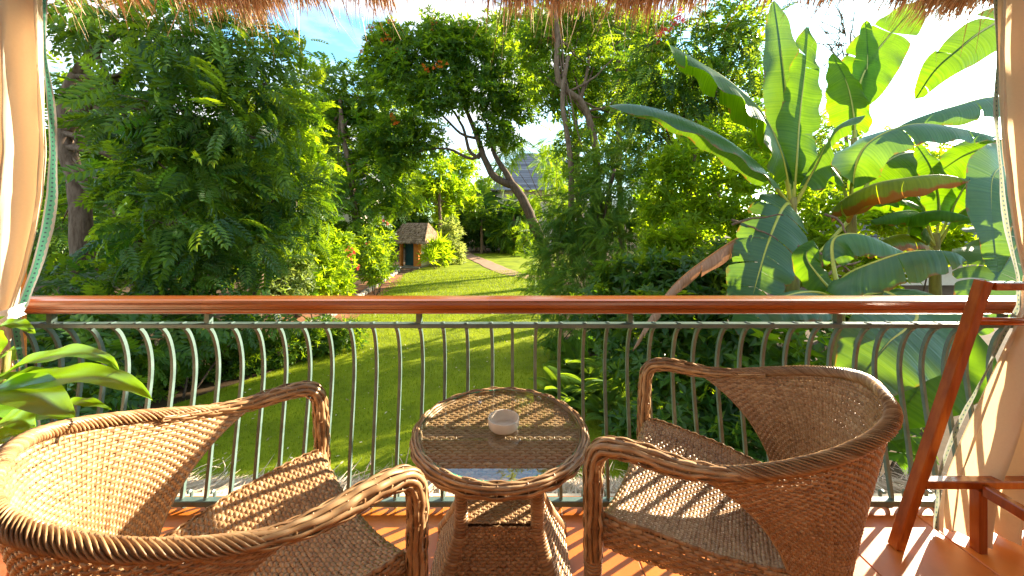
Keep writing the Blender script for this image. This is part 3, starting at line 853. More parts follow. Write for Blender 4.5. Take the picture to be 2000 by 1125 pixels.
# slim trees at right of the middle
b4 = pxblobs([(1060, 70, 15.5, 60, 45), (1130, 60, 16, 70, 50), (1160, 130, 16, 60, 60), (1080, 200, 16, 45, 40), (1190, 220, 16, 55, 60), (1120, 290, 15, 45, 50), (1235, 60, 15, 60, 50), (1240, 150, 15.5, 50, 60), (1090, 130, 15.5, 40, 40), (1150, 330, 14.5, 40, 40), (1040, 110, 16, 50, 40), (1000, 50, 17, 60, 45), (1100, 30, 16.5, 70, 40), (1190, 30, 16.5, 70, 40), (1130, 190, 17, 50, 50), (1270, 220, 16, 45, 50), (1210, 290, 16, 50, 45), (1060, 170, 17, 40, 35)])
tree('slim_tree', 'slim airy tree with crooked bare trunk right of the leaning tree', 'tree', gp(1160, 15),
     [P(1166, 560, 15), P(1165, 400, 15), P(1160, 290, 15), P(1149, 243, 15), P(1134, 199, 15), P(1102, 173, 15), P(1084, 138, 15), P(1087, 59, 15), P(1080, -20, 15)], 0.20, b4, 'rosette', 0.26, 0.62, 'leaf_mid', 'bark', r1=0.09,
     extra=[([P(1120, 520, 14.6), P(1114, 380, 14.6), P(1112, 314, 14.6), P(1104, 250, 14.7), P(1097, 188, 14.8), P(1110, 110, 15)], 0.15, 0.08), ([P(1134, 199, 15), P(1150, 120, 15.5), P(1140, 40, 16)], 0.08, 0.04),
            ([P(1216, 540, 15.5), P(1210, 300, 15.5), P(1209, 150, 15.5), P(1207, -20, 15.5)], 0.14, 0.09), ([P(1230, 300, 15.5), P(1222, 120, 15.5), P(1228, -10, 15.5)], 0.08, 0.05)],
     crown_kw=dict(tint=(0.6, 0.28), shell=0.1, jit=0.7), branch=True)
bq = pxblobs([(1400, 260, 20, 70, 50), (1480, 280, 20, 60, 50), (1340, 150, 20, 60, 50), (1560, 330, 20, 70, 60), (1640, 340, 21, 60, 50), (1250, 120, 20, 50, 50), (1700, 310, 22, 60, 50), (1590, 270, 21, 45, 45), (1760, 290, 23, 50, 45), (1480, 220, 20, 30, 40)])
tree('shade_tree', 'tall leafy tree behind the sunlit shrub tree and the banana leaves', 'tree', gp(1400, 20), [P(1410, 575, 20), P(1405, 420, 20), P(1395, 280, 20), P(1390, 150, 20)], 0.26, bq, 'sprig', 0.62, 1.0, 'leaf_mid', 'bark', crown_kw=dict(tint=(0.6, 0.3), shell=0.2))
bare = empty('bare_tree', gp(1655, 26))
tag(bare, 'leafless twiggy tree against the white sky behind the banana leaves', 'tree')
mb = MB(); bl_ = np.array(bare.location)
limb(mb, [np.array((0, 0, 0)), P(1655, 330, 26) - bl_, P(1645, 200, 26) - bl_], 0.2, 0.1, 14, 7, 0.05)
limb(mb, [P(1645, 200, 26) - bl_, P(1655, 110, 26) - bl_, P(1670, 20, 26) - bl_], 0.1, 0.03, 12, 5, 0.06)
for q in range(46):
    h0 = RNG.uniform(0, 1)
    st = P(1648 + 10 * RNG.normal(), 230 - 170 * h0, 26) - bl_
    en = st + np.array([RNG.normal(0, 1.6), RNG.normal(0, 1.0), RNG.uniform(0.6, 2.6)])
    md = (st + en) / 2 + RNG.normal(0, 0.2, 3)
    limb(mb, [st, md, en], 0.045, 0.012, 8, 4, 0.04)
    for r_ in range(3):
        e2 = md + np.array([RNG.normal(0, 0.9), RNG.normal(0, 0.6), RNG.uniform(0.1, 1.3)])
        limb(mb, [md, (md + e2) / 2 + RNG.normal(0, 0.08, 3), e2], 0.022, 0.008, 6, 4, 0.03)
mb.build('trunk', M['bark'], bare, True)
br = pxblobs([(1000, 70, 30, 60, 45), (1070, 60, 31, 60, 50), (1150, 80, 31, 60, 55), (1225, 70, 30, 55, 55), (1190, 170, 30, 55, 50), (1120, 160, 31, 45, 45), (1250, 190, 30, 45, 50), (1040, 150, 31, 35, 35), (1160, 250, 30, 45, 40)])
tree('shade_tree', 'tall airy tree behind the slim crooked trunks, topping the middle of the garden', 'tree', gp(1130, 30), [P(1135, 525, 30), P(1132, 380, 30), P(1125, 240, 30), P(1110, 110, 30)], 0.34, br, 'rosette', 0.5, 0.75, 'leaf_mid', 'bark_dark', crown_kw=dict(tint=(0.6, 0.3), shell=0.15, jit=0.7))
# dark big-leaved tree beneath the eave
b5 = pxblobs([(1290, 150, 11.5, 60, 55), (1345, 190, 11.5, 60, 40), (1250, 200, 12, 50, 40), (1370, 110, 11, 60, 50), (1440, 110, 11, 45, 55), (1430, 40, 11.2, 60, 40), (1330, 60, 11.5, 60, 40), (1400, 180, 11.5, 45, 35), (1430, 190, 11.8, 40, 45), (1465, 60, 11.5, 40, 45), (1260, 100, 12, 50, 50), (1380, 240, 12, 50, 40), (1310, 240, 12.5, 50, 40)])
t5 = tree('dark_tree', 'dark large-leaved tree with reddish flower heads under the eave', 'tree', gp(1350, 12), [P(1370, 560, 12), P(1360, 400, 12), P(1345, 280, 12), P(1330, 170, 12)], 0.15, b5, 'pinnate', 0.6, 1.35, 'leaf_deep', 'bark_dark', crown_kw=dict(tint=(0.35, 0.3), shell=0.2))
flowers(t5, [P(1300, 60, 10.8), P(1322, 32, 10.8), P(1292, 72, 10.9), P(1330, 40, 10.8)], 'petal_red', 0.10, 8)

# feathery small trees and backlit shrubs at right
b7 = pxblobs([(1130, 420, 13, 55, 60), (1190, 390, 12.5, 60, 70), (1120, 500, 12.5, 65, 55), (1200, 480, 11.5, 70, 60), (1250, 380, 12, 45, 70), (1235, 300, 13, 45, 45), (1060, 520, 14, 35, 35), (1150, 555, 11, 80, 40), (1165, 330, 13.5, 45, 45), (1290, 310, 12.5, 45, 55), (1095, 450, 13, 45, 50)])
tree('feathery_tree', 'small tree with soft feathery green foliage right of the path', 'tree', gp(1170, 12.5), [P(1175, 640, 12.5), P(1175, 540, 12.5), P(1180, 420, 12.5), P(1200, 330, 12.5)], 0.11, b7, 'feather', 0.5, 1.9, 'leaf_feather', 'bark_dark', crown_kw=dict(tint=(0.4, 0.28), shell=0.3, droop=0.5))
b6 = pxblobs([(1330, 330, 10, 70, 60), (1290, 400, 10, 55, 70), (1370, 410, 9.5, 60, 60), (1440, 340, 9.5, 55, 50), (1440, 430, 9, 45, 55), (1400, 270, 10.5, 60, 40), (1320, 480, 9, 70, 50), (1480, 290, 10, 40, 40)])
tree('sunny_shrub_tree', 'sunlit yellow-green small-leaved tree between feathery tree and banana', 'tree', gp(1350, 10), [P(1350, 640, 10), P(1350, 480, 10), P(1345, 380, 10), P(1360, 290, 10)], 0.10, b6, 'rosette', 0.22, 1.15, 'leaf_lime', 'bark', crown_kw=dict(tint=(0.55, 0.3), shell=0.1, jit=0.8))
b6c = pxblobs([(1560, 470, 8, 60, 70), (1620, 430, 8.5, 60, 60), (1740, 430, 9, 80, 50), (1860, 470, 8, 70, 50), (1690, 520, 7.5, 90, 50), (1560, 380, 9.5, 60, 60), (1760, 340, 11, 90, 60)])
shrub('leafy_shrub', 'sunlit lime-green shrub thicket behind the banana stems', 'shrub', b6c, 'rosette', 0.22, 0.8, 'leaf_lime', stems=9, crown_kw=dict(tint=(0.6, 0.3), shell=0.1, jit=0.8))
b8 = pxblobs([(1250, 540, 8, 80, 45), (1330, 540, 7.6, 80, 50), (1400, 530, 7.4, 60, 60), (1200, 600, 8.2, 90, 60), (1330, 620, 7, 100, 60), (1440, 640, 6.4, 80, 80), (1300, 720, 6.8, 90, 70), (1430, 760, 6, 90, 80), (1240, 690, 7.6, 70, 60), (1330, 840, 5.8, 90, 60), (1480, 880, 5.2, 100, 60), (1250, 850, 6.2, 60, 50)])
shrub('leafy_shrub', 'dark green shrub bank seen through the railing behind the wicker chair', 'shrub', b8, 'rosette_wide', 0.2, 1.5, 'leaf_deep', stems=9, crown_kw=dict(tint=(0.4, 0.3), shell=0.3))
b9 = pxblobs([(1560, 720, 5.4, 110, 90), (1680, 800, 5.0, 110, 90), (1760, 650, 5.6, 90, 70), (1600, 600, 6.2, 90, 50)])
shrub('leafy_shrub', 'shaded shrub under the banana leaves at the balcony corner', 'shrub', b9, 'rosette_wide', 0.22, 0.9, 'leaf_mid', stems=7, crown_kw=dict(tint=(0.3, 0.25), shell=0.2))

# left border plants
b10 = pxblobs([(620, 510, 14, 55, 45), (660, 490, 15, 40, 40), (600, 550, 13, 55, 40), (650, 550, 14, 45, 35)])
s10 = shrub('flowering_shrub', 'bright yellow-green shrub with pink blooms left of the soil bed', 'shrub', b10, 'rosette', 0.24, 1.4, 'leaf_lime', crown_kw=dict(tint=(0.6, 0.28), shell=0.3))
flowers(s10, [P(681, 486, 14), P(686, 497, 14), P(700, 520, 14.5), P(690, 492, 14)], 'petal_red', 0.075, 6)
b10b = pxblobs([(560, 555, 12, 45, 35), (520, 560, 11.5, 45, 30), (580, 520, 12.5, 30, 40)])
shrub('leafy_shrub', 'greyish green low shrub just above the rail left of the bright shrub', 'shrub', b10b, 'rosette', 0.18, 1.3, 'leaf_pale', crown_kw=dict(tint=(0.15, 0.2), shell=0.3))
b11 = pxblobs([(725, 500, 19, 35, 40), (748, 480, 21, 28, 30), (748, 515, 22, 24, 22), (735, 535, 19, 35, 20), (710, 470, 20, 35, 35)])
s11 = shrub('flowering_shrub', 'loose sunlit shrub with a red bloom beside the hut doorway', 'shrub', b11, 'rosette', 0.3, 1.15, 'leaf_mid', crown_kw=dict(tint=(0.75, 0.25), shell=0.3))
flowers(s11, [P(754, 436, 20.5), P(720, 478, 18.6)], 'petal_red', 0.10, 5)
b12 = pxblobs([(852, 486, 31, 14, 22), (842, 500, 30, 10, 14), (866, 494, 31.5, 14, 18)])
shrub('grassy_shrub', 'spiky yellow-green clump right of the hut pillar', 'shrub', b12, 'blade', 0.95, 1.2, 'leaf_lime', crown_kw=dict(tint=(0.8, 0.2), shell=0.1))
b13 = pxblobs([(885, 480, 34, 24, 26), (880, 450, 35, 20, 24), (868, 505, 33, 22, 12), (895, 500, 34, 16, 14)])
shrub('leafy_shrub', 'pale sunlit round shrub at the near end of the path', 'shrub', b13, 'rosette', 0.5, 1.3, 'leaf_pale', crown_kw=dict(tint=(0.6, 0.3), shell=0.3))
# hedge that closes the garden
b14 = pxblobs([(905 + 22 * i, 440 + 6 * (i % 2), 47 + 0.6 * (i % 3), 22, 44) for i in range(7)])
shrub('hedge', 'dark clipped hedge closing the far end of the lawn', 'hedge', b14, 'rosette', 0.7, 1.2, 'leaf_deep', crown_kw=dict(tint=(0.15, 0.15), shell=0.4))
b15 = pxblobs([(940, 425, 44.5, 24, 18), (922, 435, 44.5, 16, 14), (960, 435, 44.5, 16, 14)])
tree('slim_tree', 'tiny tree with thin straight trunk in front of the dark hedge', 'tree', gp(940, 44.5), [P(940, 496, 44.5), P(941, 465, 44.5), P(941, 430, 44.5)], 0.2, b15, 'rosette', 0.6, 1.2, 'leaf_deep', r1=0.12, crown_kw=dict(tint=(0.5, 0.3)), branch=False)
b16 = pxblobs([(1000, 430, 45, 30, 40), (985, 460, 44, 22, 26), (1020, 400, 46, 25, 30), (1030, 470, 43, 30, 26)])
tree('palm_shrub', 'rounded sunlit green tree behind the leaning trunk', 'tree', gp(1005, 45), [P(1005, 497, 45), P(1003, 470, 45), P(1003, 420, 45)], 0.24, b16, 'pinnate', 1.3, 1.6, 'leaf_mid', crown_kw=dict(tint=(0.5, 0.3), shell=0.3))
b17 = pxblobs([(845, 340, 38, 40, 50), (880, 370, 40, 40, 45), (820, 370, 37, 28, 34), (900, 330, 42, 40, 35), (868, 415, 39, 24, 26), (920, 390, 43, 25, 25)])
tree('sunny_shrub_tree', 'bright yellow-green tree behind the hut roof', 'tree', gp(860, 38), [P(862, 510, 38), P(860, 440, 38), P(858, 360, 38)], 0.25, b17, 'rosette', 0.55, 1.1, 'leaf_lime', crown_kw=dict(tint=(0.6, 0.3), shell=0.2))
b18 = pxblobs([(1090, 350, 30, 30, 30), (1075, 315, 32, 25, 30), (1100, 400, 28, 35, 40), (1055, 385, 30, 25, 20), (1085, 280, 31, 30, 25), (990, 300, 26, 20, 25), (1010, 280, 26, 25, 18), (975, 330, 26, 14, 20)])
tree('sunny_shrub_tree', 'bright small tree in front of the grey shingle roof', 'tree', gp(1090, 30), [P(1090, 520, 30), P(1090, 430, 30), P(1088, 350, 30)], 0.16, b18, 'feather', 1.1, 1.5, 'leaf_lime', crown_kw=dict(tint=(0.5, 0.3), shell=0.2, droop=0.7))

# fan-leaved plants near the far house
fan = empty('fan_palm', gp(930, 50))
tag(fan, 'bluish fan-leaved palm in front of the grey roofed house', 'palm')
mb = MB()
limb(mb, [(0, 0, 0), (0.1, 0, 3), (0, 0, 6)], 0.16, 0.13, 8, 7)
mb.build('trunk', M['bark'], fan, True)
for i in range(13):
    a = R(-88 + 176 * i / 12)
    L_ = 3.6
    pth = spline(np.array([(0, 0, 6.0), (math.sin(a) * L_ * 0.55, 0.05 * i, 6.4 + math.cos(a) * L_ * 0.6), (math.sin(a) * L_ * 1.05, -0.2, 6.4 + math.cos(a) * L_ * 0.95 - 0.5)]), 10)
    wv = 0.32 * np.sin(np.linspace(0.25, 3.05, 10)) ** 0.6
    tn = np.gradient(pth, axis=0); sd = np.cross(tn, (0, 1.0, 0.25)); sd /= np.linalg.norm(sd, axis=1)[:, None]
    mb = MB(); mb.grid(np.stack([pth - sd * wv[:, None], pth + np.array([0, 0.06, 0]), pth + sd * wv[:, None]], 1), RNG.random())
    mb.build('leaf', M['leaf_deep'], fan, True)

# far tree line, one mesh shared by many trees
farp = empty('far_tree', (0, 60, GZ))
fm = MB(); limb(fm, [(0, 0, -0.1), (0.3, 0, 4), (0, 0, 9)], 0.4, 0.15, 8, 7)
f_trunk = fm.build('trunk', M['bark_dark'], farp, True)
fb = [(np.array([x, y, z]), np.array([r, r, r * 0.85])) for x, y, z, r in ((0, 0, 9.5, 3.0), (-2.6, 0.5, 7.5, 2.6), (2.5, -0.4, 7.8, 2.7), (0.6, 0.4, 12, 2.4), (-1.4, 0, 4.8, 2.6), (1.8, 0.3, 4.4, 2.6), (0, 0, 2.2, 2.6), (-3.2, 0, 3.0, 2.2), (3.4, 0, 2.4, 2.2))]
fc = MB()
_g, GZ = GZ, 0.0
blob_leaves(fc, fb, 'rosette', 0.6, 1.05, shell=0.4, tint=(0.45, 0.3))
GZ = _g
f_crown = fc.build('crown', M['leaf_mid'], farp)
far_list = [(-62, 52, 1.25, 'far-off tree beyond the leftmost trunk, lowest in the gap'), (-50, 60, 1.4, 'far-off tree just right of the leftmost background tree'), (-42, 50, 1.1, 'far-off tree showing between tan trunk and drooping leaves'),
            (-33, 58, 1.35, 'far-off tree behind the middle of the big left tree'), (-26, 52, 1.2, 'far-off tree behind the right half of the big left tree'), (-21, 62, 1.35, 'far-off tall tree left of the pale slim trunk'),
            (-15.5, 54, 1.0, 'far-off tree right of the pale slim trunk'), (-10.5, 62, 0.75, 'far-off low tree over the hut roof'), (-4.5, 63, 0.72, 'far-off low tree over the end of the path'),
            (15, 62, 0.62, 'far-off low tree right of the grey shingle roof'), (22, 60, 0.6, 'far-off low tree behind the slim crooked trunks'), (30, 62, 0.6, 'far-off low tree behind the sunlit shrub tree'), (42, 58, 0.62, 'far-off low tree left of the banana stems'),
            (50, 52, 0.6, 'far-off low tree behind the largest banana'), (60, 58, 0.6, 'far-off low tree between the two tallest bananas'), (72, 56, 0.6, 'far-off low tree nearest the right curtain'),
            (-24, 34, 0.95, 'mid-distance tree behind the dark small tree'), (-30, 28, 0.9, 'mid-distance tree behind the tan trunk'), (-17, 30, 0.8, 'mid-distance tree left of the hut')]
for i, (x, y, s, lab) in enumerate(far_list):
    if i == 0:
        r_ = farp
    else:
        r_ = farp.copy(); COL.objects.link(r_)
        for ch in (f_trunk, f_crown):
            c = ch.copy(); COL.objects.link(c); c.parent = r_
    r_.location = (x, y, GZ)
    r_.rotation_euler = (0, 0, i * 1.7)
    r_.scale = (s, s, s * (0.95 + 0.1 * (i % 3)))
    tag(r_, lab, 'tree', 'far trees around the garden')

# low plants seen through the railing at left
b20 = pxblobs([(120, 660, 6.8, 110, 50), (230, 690, 6.6, 80, 45), (330, 650, 7.6, 80, 50), (60, 740, 6.0, 90, 60), (200, 620, 7.8, 120, 40), (430, 620, 9, 80, 40), (520, 610, 10, 60, 30), (130, 800, 5.6, 90, 50), (110, 560, 8.4, 80, 36), (210, 560, 8.2, 70, 34)])
shrub('leafy_shrub', 'dark rounded-leaf shrub thicket behind the left end of the railing', 'shrub', b20, 'sprig', 0.42, 1.3, 'leaf_deep', stems=9, crown_kw=dict(tint=(0.3, 0.25), shell=0.3))
b21 = []
for i in range(10):
    t = i / 9
    Yh = 8.0 + 3.6 * t
    b21.append((np.array([-8.9 + 3.7 * t + 0.3 * math.sin(i * 2.1), Yh + 0.2 * math.cos(i * 1.7), GZ + 0.38]), np.array([0.62, 0.6, 0.48 + 0.08 * (i % 3)])))
shrub('low_hedge', 'low glossy-leaved hedge bordering the lawn behind the balusters', 'hedge', b21, 'rosette', 0.14, 1.25, 'leaf_mid', stems=14, crown_kw=dict(tint=(0.45, 0.3), shell=0.45))
# small low mounds of foliage at the lawn's right edge
b22 = pxblobs([(1090, 590, 12, 50, 35), (1110, 640, 10, 50, 40), (1060, 565, 16, 35, 20)])
shrub('leafy_shrub', 'feathery low shrub spilling onto the lawn edge under the rail', 'shrub', b22, 'feather', 0.4, 1.6, 'leaf_feather', crown_kw=dict(tint=(0.3, 0.25), shell=0.3))

# ferns
def fern_frond(L_=0.9):
    mb = MB()
    n = 16
    t = np.linspace(0, 1, n)
    pth = np.column_stack([np.zeros(n), L_ * t * 0.95, L_ * (0.75 * t - 0.85 * t ** 2)])
    mb.tube(pth, np.linspace(0.006, 0.002, n), 4, 0.4)
    for i in range(1, 46):
        s = i / 46
        p = np.array([np.interp(s, t, pth[:, k]) for k in range(3)])
        l = L_ * 0.24 * math.sin(math.pi * min(1, 0.12 + 0.92 * s)) ** 0.8
        for sg in (-1, 1):
            w = 0.020 * L_
            mb.add([p, p + [sg * l * 0.5, -w * 0.4 + l * 0.12, 0.01], p + [sg * l * 0.5, w + l * 0.12, 0.01], p + [sg * l, l * 0.3, -0.22 * l]], [(0, 3, 1), (0, 2, 3)], 0.35 + 0.3 * s)
    return mb.mesh('frond')
fr_me = fern_frond(); fr_me.materials.append(M['leaf_feather'])
ferns = [((1110, 800), 'lowest fern at the lawn edge beside the glass table', 1.25), ((1160, 790), 'fern right of the lowest one with arching pale fronds', 1.2), ((1135, 740), 'fern arching over the lawn just below the rail gap', 1.3), ((1200, 760), 'fern between the chair arm and the glass table', 1.25),
         ((1095, 700), 'small upper fern on the lawn edge under the steel rail', 1.1), ((1190, 830), 'fern tucked low behind the front chair arm', 1.0), ((1250, 820), 'fern in the dark gap beneath the far chair arm', 1.1), ((1160, 690), 'uppermost fern against the dark shrub bank', 1.2)]
for i, ((u, v), lab, s) in enumerate(ferns):
    fo = empty('fern', G(u, v))
    tag(fo, lab, 'fern', 'ferns along the lawn edge')
    for k in range(11):
        o = bpy.data.objects.new('frond', fr_me); COL.objects.link(o); o.parent = fo
        o.rotation_euler = (R(20 + 30 * ((k * 37) % 10) / 10), 0, k / 11 * 6.283 + i)
        sk = s * (0.8 + 0.3 * ((k * 13) % 7) / 7)
        o.scale = (sk, sk, sk)

# ------------------------------------------------------------------ banana plants
def banana_leaf(root, pts, w, fold=(0.5, 0.5), mat='banana', rib='midrib', tilt=None, slits=0.0, petiole=0.12, wave=0.06, seed=0, rib_r=0.018, nl=44, label=None):
    """blade along a midrib path; fold = how far each half hangs (0 flat, 1 straight down); w = half width"""
    rg = np.random.default_rng(seed + 100)
    loc = np.array(root.location)
    p = spline(np.asarray(pts), nl) - loc
    tan = np.gradient(p, axis=0); tan /= np.linalg.norm(tan, axis=1)[:, None]
    up = np.asarray(tilt if tilt is not None else (0, 0, 1.0), float)
    side = np.cross(tan, up); side /= np.linalg.norm(side, axis=1)[:, None] + 1e-9
    nor = np.cross(side, tan)
    down = np.array([0, 0, -1.0])
    t = np.linspace(0, 1, nl)
    s = np.clip((t - petiole) / (1 - petiole), 0, 1)
    prof = np.where(s > 0, np.clip(np.sin(np.pi * np.clip(s, 0, 1) ** 0.62), 0, 1) ** 0.55, 0)
    prof = np.maximum(prof, 0)
    leaf = MB()
    along = []
    arc = np.concatenate([[0], np.cumsum(np.linalg.norm(np.diff(p, axis=0), axis=1))])
    M_ = 9
    start = int(np.argmax(s > 0))
    idx = np.arange(start, nl)
    for sg, fo in ((-1, fold[0]), (1, fold[1])):
        # runs of the blade between slits
        cuts = [0]
        if slits > 0:
            k = 1
            while k < len(idx) - 2:
                k += max(2, int(rg.integers(3, 7) / max(0.3, slits)))
                if k < len(idx) - 2: cuts.append(k)
        cuts.append(len(idx) - 1)
        for c in range(len(cuts) - 1):
            run = idx[cuts[c]:cuts[c + 1] + 1]
            dfo = rg.normal(0, 0.10) if slits > 0 else 0
            shrink = rg.uniform(0.88, 1.02) if slits > 0 else 1
            rows = []
            for jj, i in enumerate(run):
                ww = w * prof[i] * shrink
                taper = 1.0
                if slits > 0 and len(run) > 2:
                    e = jj / (len(run) - 1)
                    taper = 1 - 0.10 * (2 * e - 1) ** 4
                row = []
                for q in range(M_):
                    e = q / (M_ - 1)
                    ang = (fo + dfo * e) * 1.45 * (0.35 + 0.65 * e)
                    lat = sg * side[i] * math.cos(ang) + nor[i] * 0.10 * (1 - e)
                    v = lat * e * ww * taper + down * math.sin(ang) * e * ww
                    v = v + nor[i] * wave * w * e * e * math.sin(i * 0.9 + sg + seed) + tan[i] * e * ww * 0.18
                    if slits > 0 and len(run) > 2:
                        g = (jj / (len(run) - 1) - 0.5) * 2
                        v = v - tan[i] * g * e * 0.5 * (w * 0.06)
                    row.append(p[i] + v)
                rows.append(row)
            pts_ = np.array(rows)
            ti = np.tile(np.linspace(0, 1, M_)[None, :], (len(rows), 1))
            along.append(np.repeat(arc[run], M_) + 0.10 * ti.ravel() * w)
            leaf.grid(pts_, ti)
    o = leaf.build('leaf', M[mat], root, True)
    al = np.concatenate(along).astype(np.float32)
    o.data.attributes.new('along', 'FLOAT', 'POINT').data.foreach_set('value', al)
    if label: o['label'] = label
    rb = MB(); rb.tube(p - nor * rib_r * 0.5, np.linspace(rib_r * 1.5, rib_r * 0.25, nl), 6, 0.5)
    r_ = rb.build('midrib', M[rib], o, True)
    return o

def pp(*a, k=1.0): return [P(u, v, Y * k) for u, v, Y in a]

Yb = 4.7 * 1.4
bn1 = empty('banana_plant', gp(1545, Yb))
tag(bn1, 'large banana plant with huge backlit leaves nearest the railing', 'banana plant')
mb = MB(); limb(mb, [np.array((0, 0, -0.05)), np.array((0.02, 0, 2)), P(1546, 420, Yb) - np.array(bn1.location), P(1547, 385, Yb) - np.array(bn1.location)], 0.19, 0.07, 18, 12)
mb.build('pseudostem', M['pseudostem'], bn1, True)
banana_leaf(bn1, pp((1546, 400, 4.7), (1528, 305, 4.55), (1490, 222, 4.35), (1430, 162, 4.1), (1362, 118, 3.85), (1298, 82, 3.7), k=1.4), 0.76, rib_r=0.024, fold=(0.10, 0.70), slits=0.3, mat='banana', seed=1, petiole=0.10, tilt=(0.1, -0.75, 0.65))
banana_leaf(bn1, pp((1543, 400, 4.7), (1500, 345, 4.5), (1455, 300, 4.3), (1390, 255, 4.1), (1300, 217, 3.95), (1230, 203, 3.9), (1183, 207, 3.9), k=1.4), 0.46, rib_r=0.024, fold=(0.45, 0.5), mat='banana_blue', seed=2, petiole=0.14, tilt=(0.2, -0.35, 1))
banana_leaf(bn1, pp((1550, 400, 4.7), (1556, 320, 4.72), (1562, 230, 4.8), (1572, 140, 4.9), (1580, 52, 5.05), k=1.4), 0.504, rib_r=0.024, fold=(0.05, 0.05), mat='banana', seed=3, petiole=0.10, tilt=(0.25, -1, 0.15), slits=0.25)
banana_leaf(bn1, pp((1548, 400, 4.72), (1545, 290, 4.95), (1535, 180, 5.15), (1522, 70, 5.3), (1512, 0, 5.4), k=1.4), 0.420, rib_r=0.024, fold=(0.1, 0.1), mat='banana_blue', seed=4, petiole=0.12, tilt=(-0.15, -1, 0.2))
banana_leaf(bn1, pp((1552, 400, 4.7), (1590, 330, 4.6), (1625, 262, 4.45), (1655, 235, 4.3), (1690, 225, 4.2), k=1.4), 0.364, rib_r=0.024, fold=(0.6, 0.5), mat='banana_blue', seed=5, petiole=0.2, tilt=(0, -0.3, 1))
banana_leaf(bn1, pp((1545, 402, 4.7), (1537, 398, 4.55), (1522, 420, 4.35), (1500, 475, 4.2), (1482, 535, 4.12), (1467, 590, 4.1), (1452, 660, 4.15), k=1.4), 0.560, rib_r=0.024, fold=(0.12, 0.12), mat='banana_blue', seed=6, petiole=0.05, tilt=(-0.15, -1, 0.45), slits=0.75)
banana_leaf(bn1, pp((1560, 480, 4.7), (1500, 450, 4.55), (1455, 458, 4.4), (1390, 497, 4.3), (1320, 552, 4.25), (1270, 620, 4.2), (1235, 685, 4.2), k=1.4), 0.238, rib_r=0.024, fold=(0.9, 0.8), mat='banana_dead', rib='midrib_dead', seed=7, petiole=0.2, slits=0.9, label='withered brown banana leaf with torn flaps')

Y2 = 7.4
bn2 = empty('banana_plant', gp(1662, Y2))
tag(bn2, 'banana plant with fan of tall diagonal leaves and scorched leaf behind the largest', 'banana plant')
mb = MB(); limb(mb, [np.array((0, 0, -0.05)), np.array((0.0, 0, 1.8)), P(1663, 440, Y2) - np.array(bn2.location), P(1663, 395, Y2) - np.array(bn2.location)], 0.17, 0.07, 18, 12)
mb.build('pseudostem', M['pseudostem'], bn2, True)
banana_leaf(bn2, pp((1660, 425, 7.3), (1640, 398, 6.9), (1700, 362, 6.4), (1770, 347, 6.1), (1840, 341, 6.0), (1895, 352, 5.9)), 0.42, (0.95, 0.9), 'banana_brown', seed=14, petiole=0.12, slits=0.35, rib_r=0.024, label='long banana leaf hanging with scorched brown margin')
banana_leaf(bn2, pp((1662, 425, 7.3), (1668, 340, 7.2), (1690, 285, 7.1), (1745, 252, 7.0), (1805, 241, 6.9), (1893, 254, 6.8), (1946, 268, 6.7)), 0.55, (0.25, 0.66), 'banana_blue', seed=15, petiole=0.15, tilt=(0.1, -0.25, 1), rib_r=0.024, slits=0.2)
banana_leaf(bn2, pp((1668, 425, 7.5), (1700, 350, 7.8), (1750, 305, 8.0), (1810, 300, 8.2), (1860, 330, 8.4)), 0.5, (0.3, 0.5), 'banana', seed=16, petiole=0.15, tilt=(0.1, -0.6, 0.8), rib_r=0.024)
banana_leaf(bn2, pp((1658, 430, 7.4), (1620, 470, 7.0), (1585, 510, 6.7), (1565, 560, 6.5)), 0.2, (0.6, 0.6), 'banana_brown', seed=17, petiole=0.55, rib_r=0.026)

banana_leaf(bn2, pp((1662, 425, 7.4), (1645, 355, 7.3), (1610, 318, 7.1), (1570, 325, 6.9), (1535, 360, 6.8)), 0.40, (0.5, 0.6), 'banana', seed=18, petiole=0.2, tilt=(0, -0.5, 0.8), rib_r=0.024, slits=0.3)
banana_leaf(bn2, pp((1666, 425, 7.4), (1690, 390, 7.4), (1730, 380, 7.4), (1790, 400, 7.3), (1830, 440, 7.2)), 0.36, (0.6, 0.6), 'banana', seed=19, petiole=0.2, rib_r=0.024, slits=0.3)

Y7 = 13.5
bn7 = empty('banana_plant', gp(1668, Y7))
tag(bn7, 'tall far banana plant with one broad diagonal leaf against the white sky', 'banana plant')
mb = MB(); limb(mb, [np.array((0, 0, -0.05)), np.array((0.0, 0, 3.0)), P(1668, 330, Y7) - np.array(bn7.location), P(1668, 270, Y7) - np.array(bn7.location)], 0.28, 0.10, 18, 12)
mb.build('pseudostem', M['pseudostem'], bn7, True)
banana_leaf(bn7, pp((1668, 290, 13.5), (1672, 200, 13.6), (1690, 135, 13.9), (1735, 72, 14.4), (1800, 0, 15)), 0.95, (0.05, 0.12), 'banana', seed=12, petiole=0.2, tilt=(-0.5, -1, 0.3), slits=0.3, rib_r=0.045)
banana_leaf(bn7, pp((1668, 300, 13.5), (1669, 240, 13.4), (1655, 165, 13.3), (1626, 105, 13.2)), 0.84, (0.15, 0.5), 'banana', seed=11, petiole=0.22, tilt=(-0.2, -1, 0.2), rib_r=0.04)
banana_leaf(bn7, pp((1668, 290, 13.5), (1680, 200, 13.6), (1694, 130, 13.9), (1692, 40, 14.2)), 0.55, (0.1, 0.1), 'banana', seed=13, petiole=0.3, tilt=(0, -1, 0.2), rib_r=0.04)

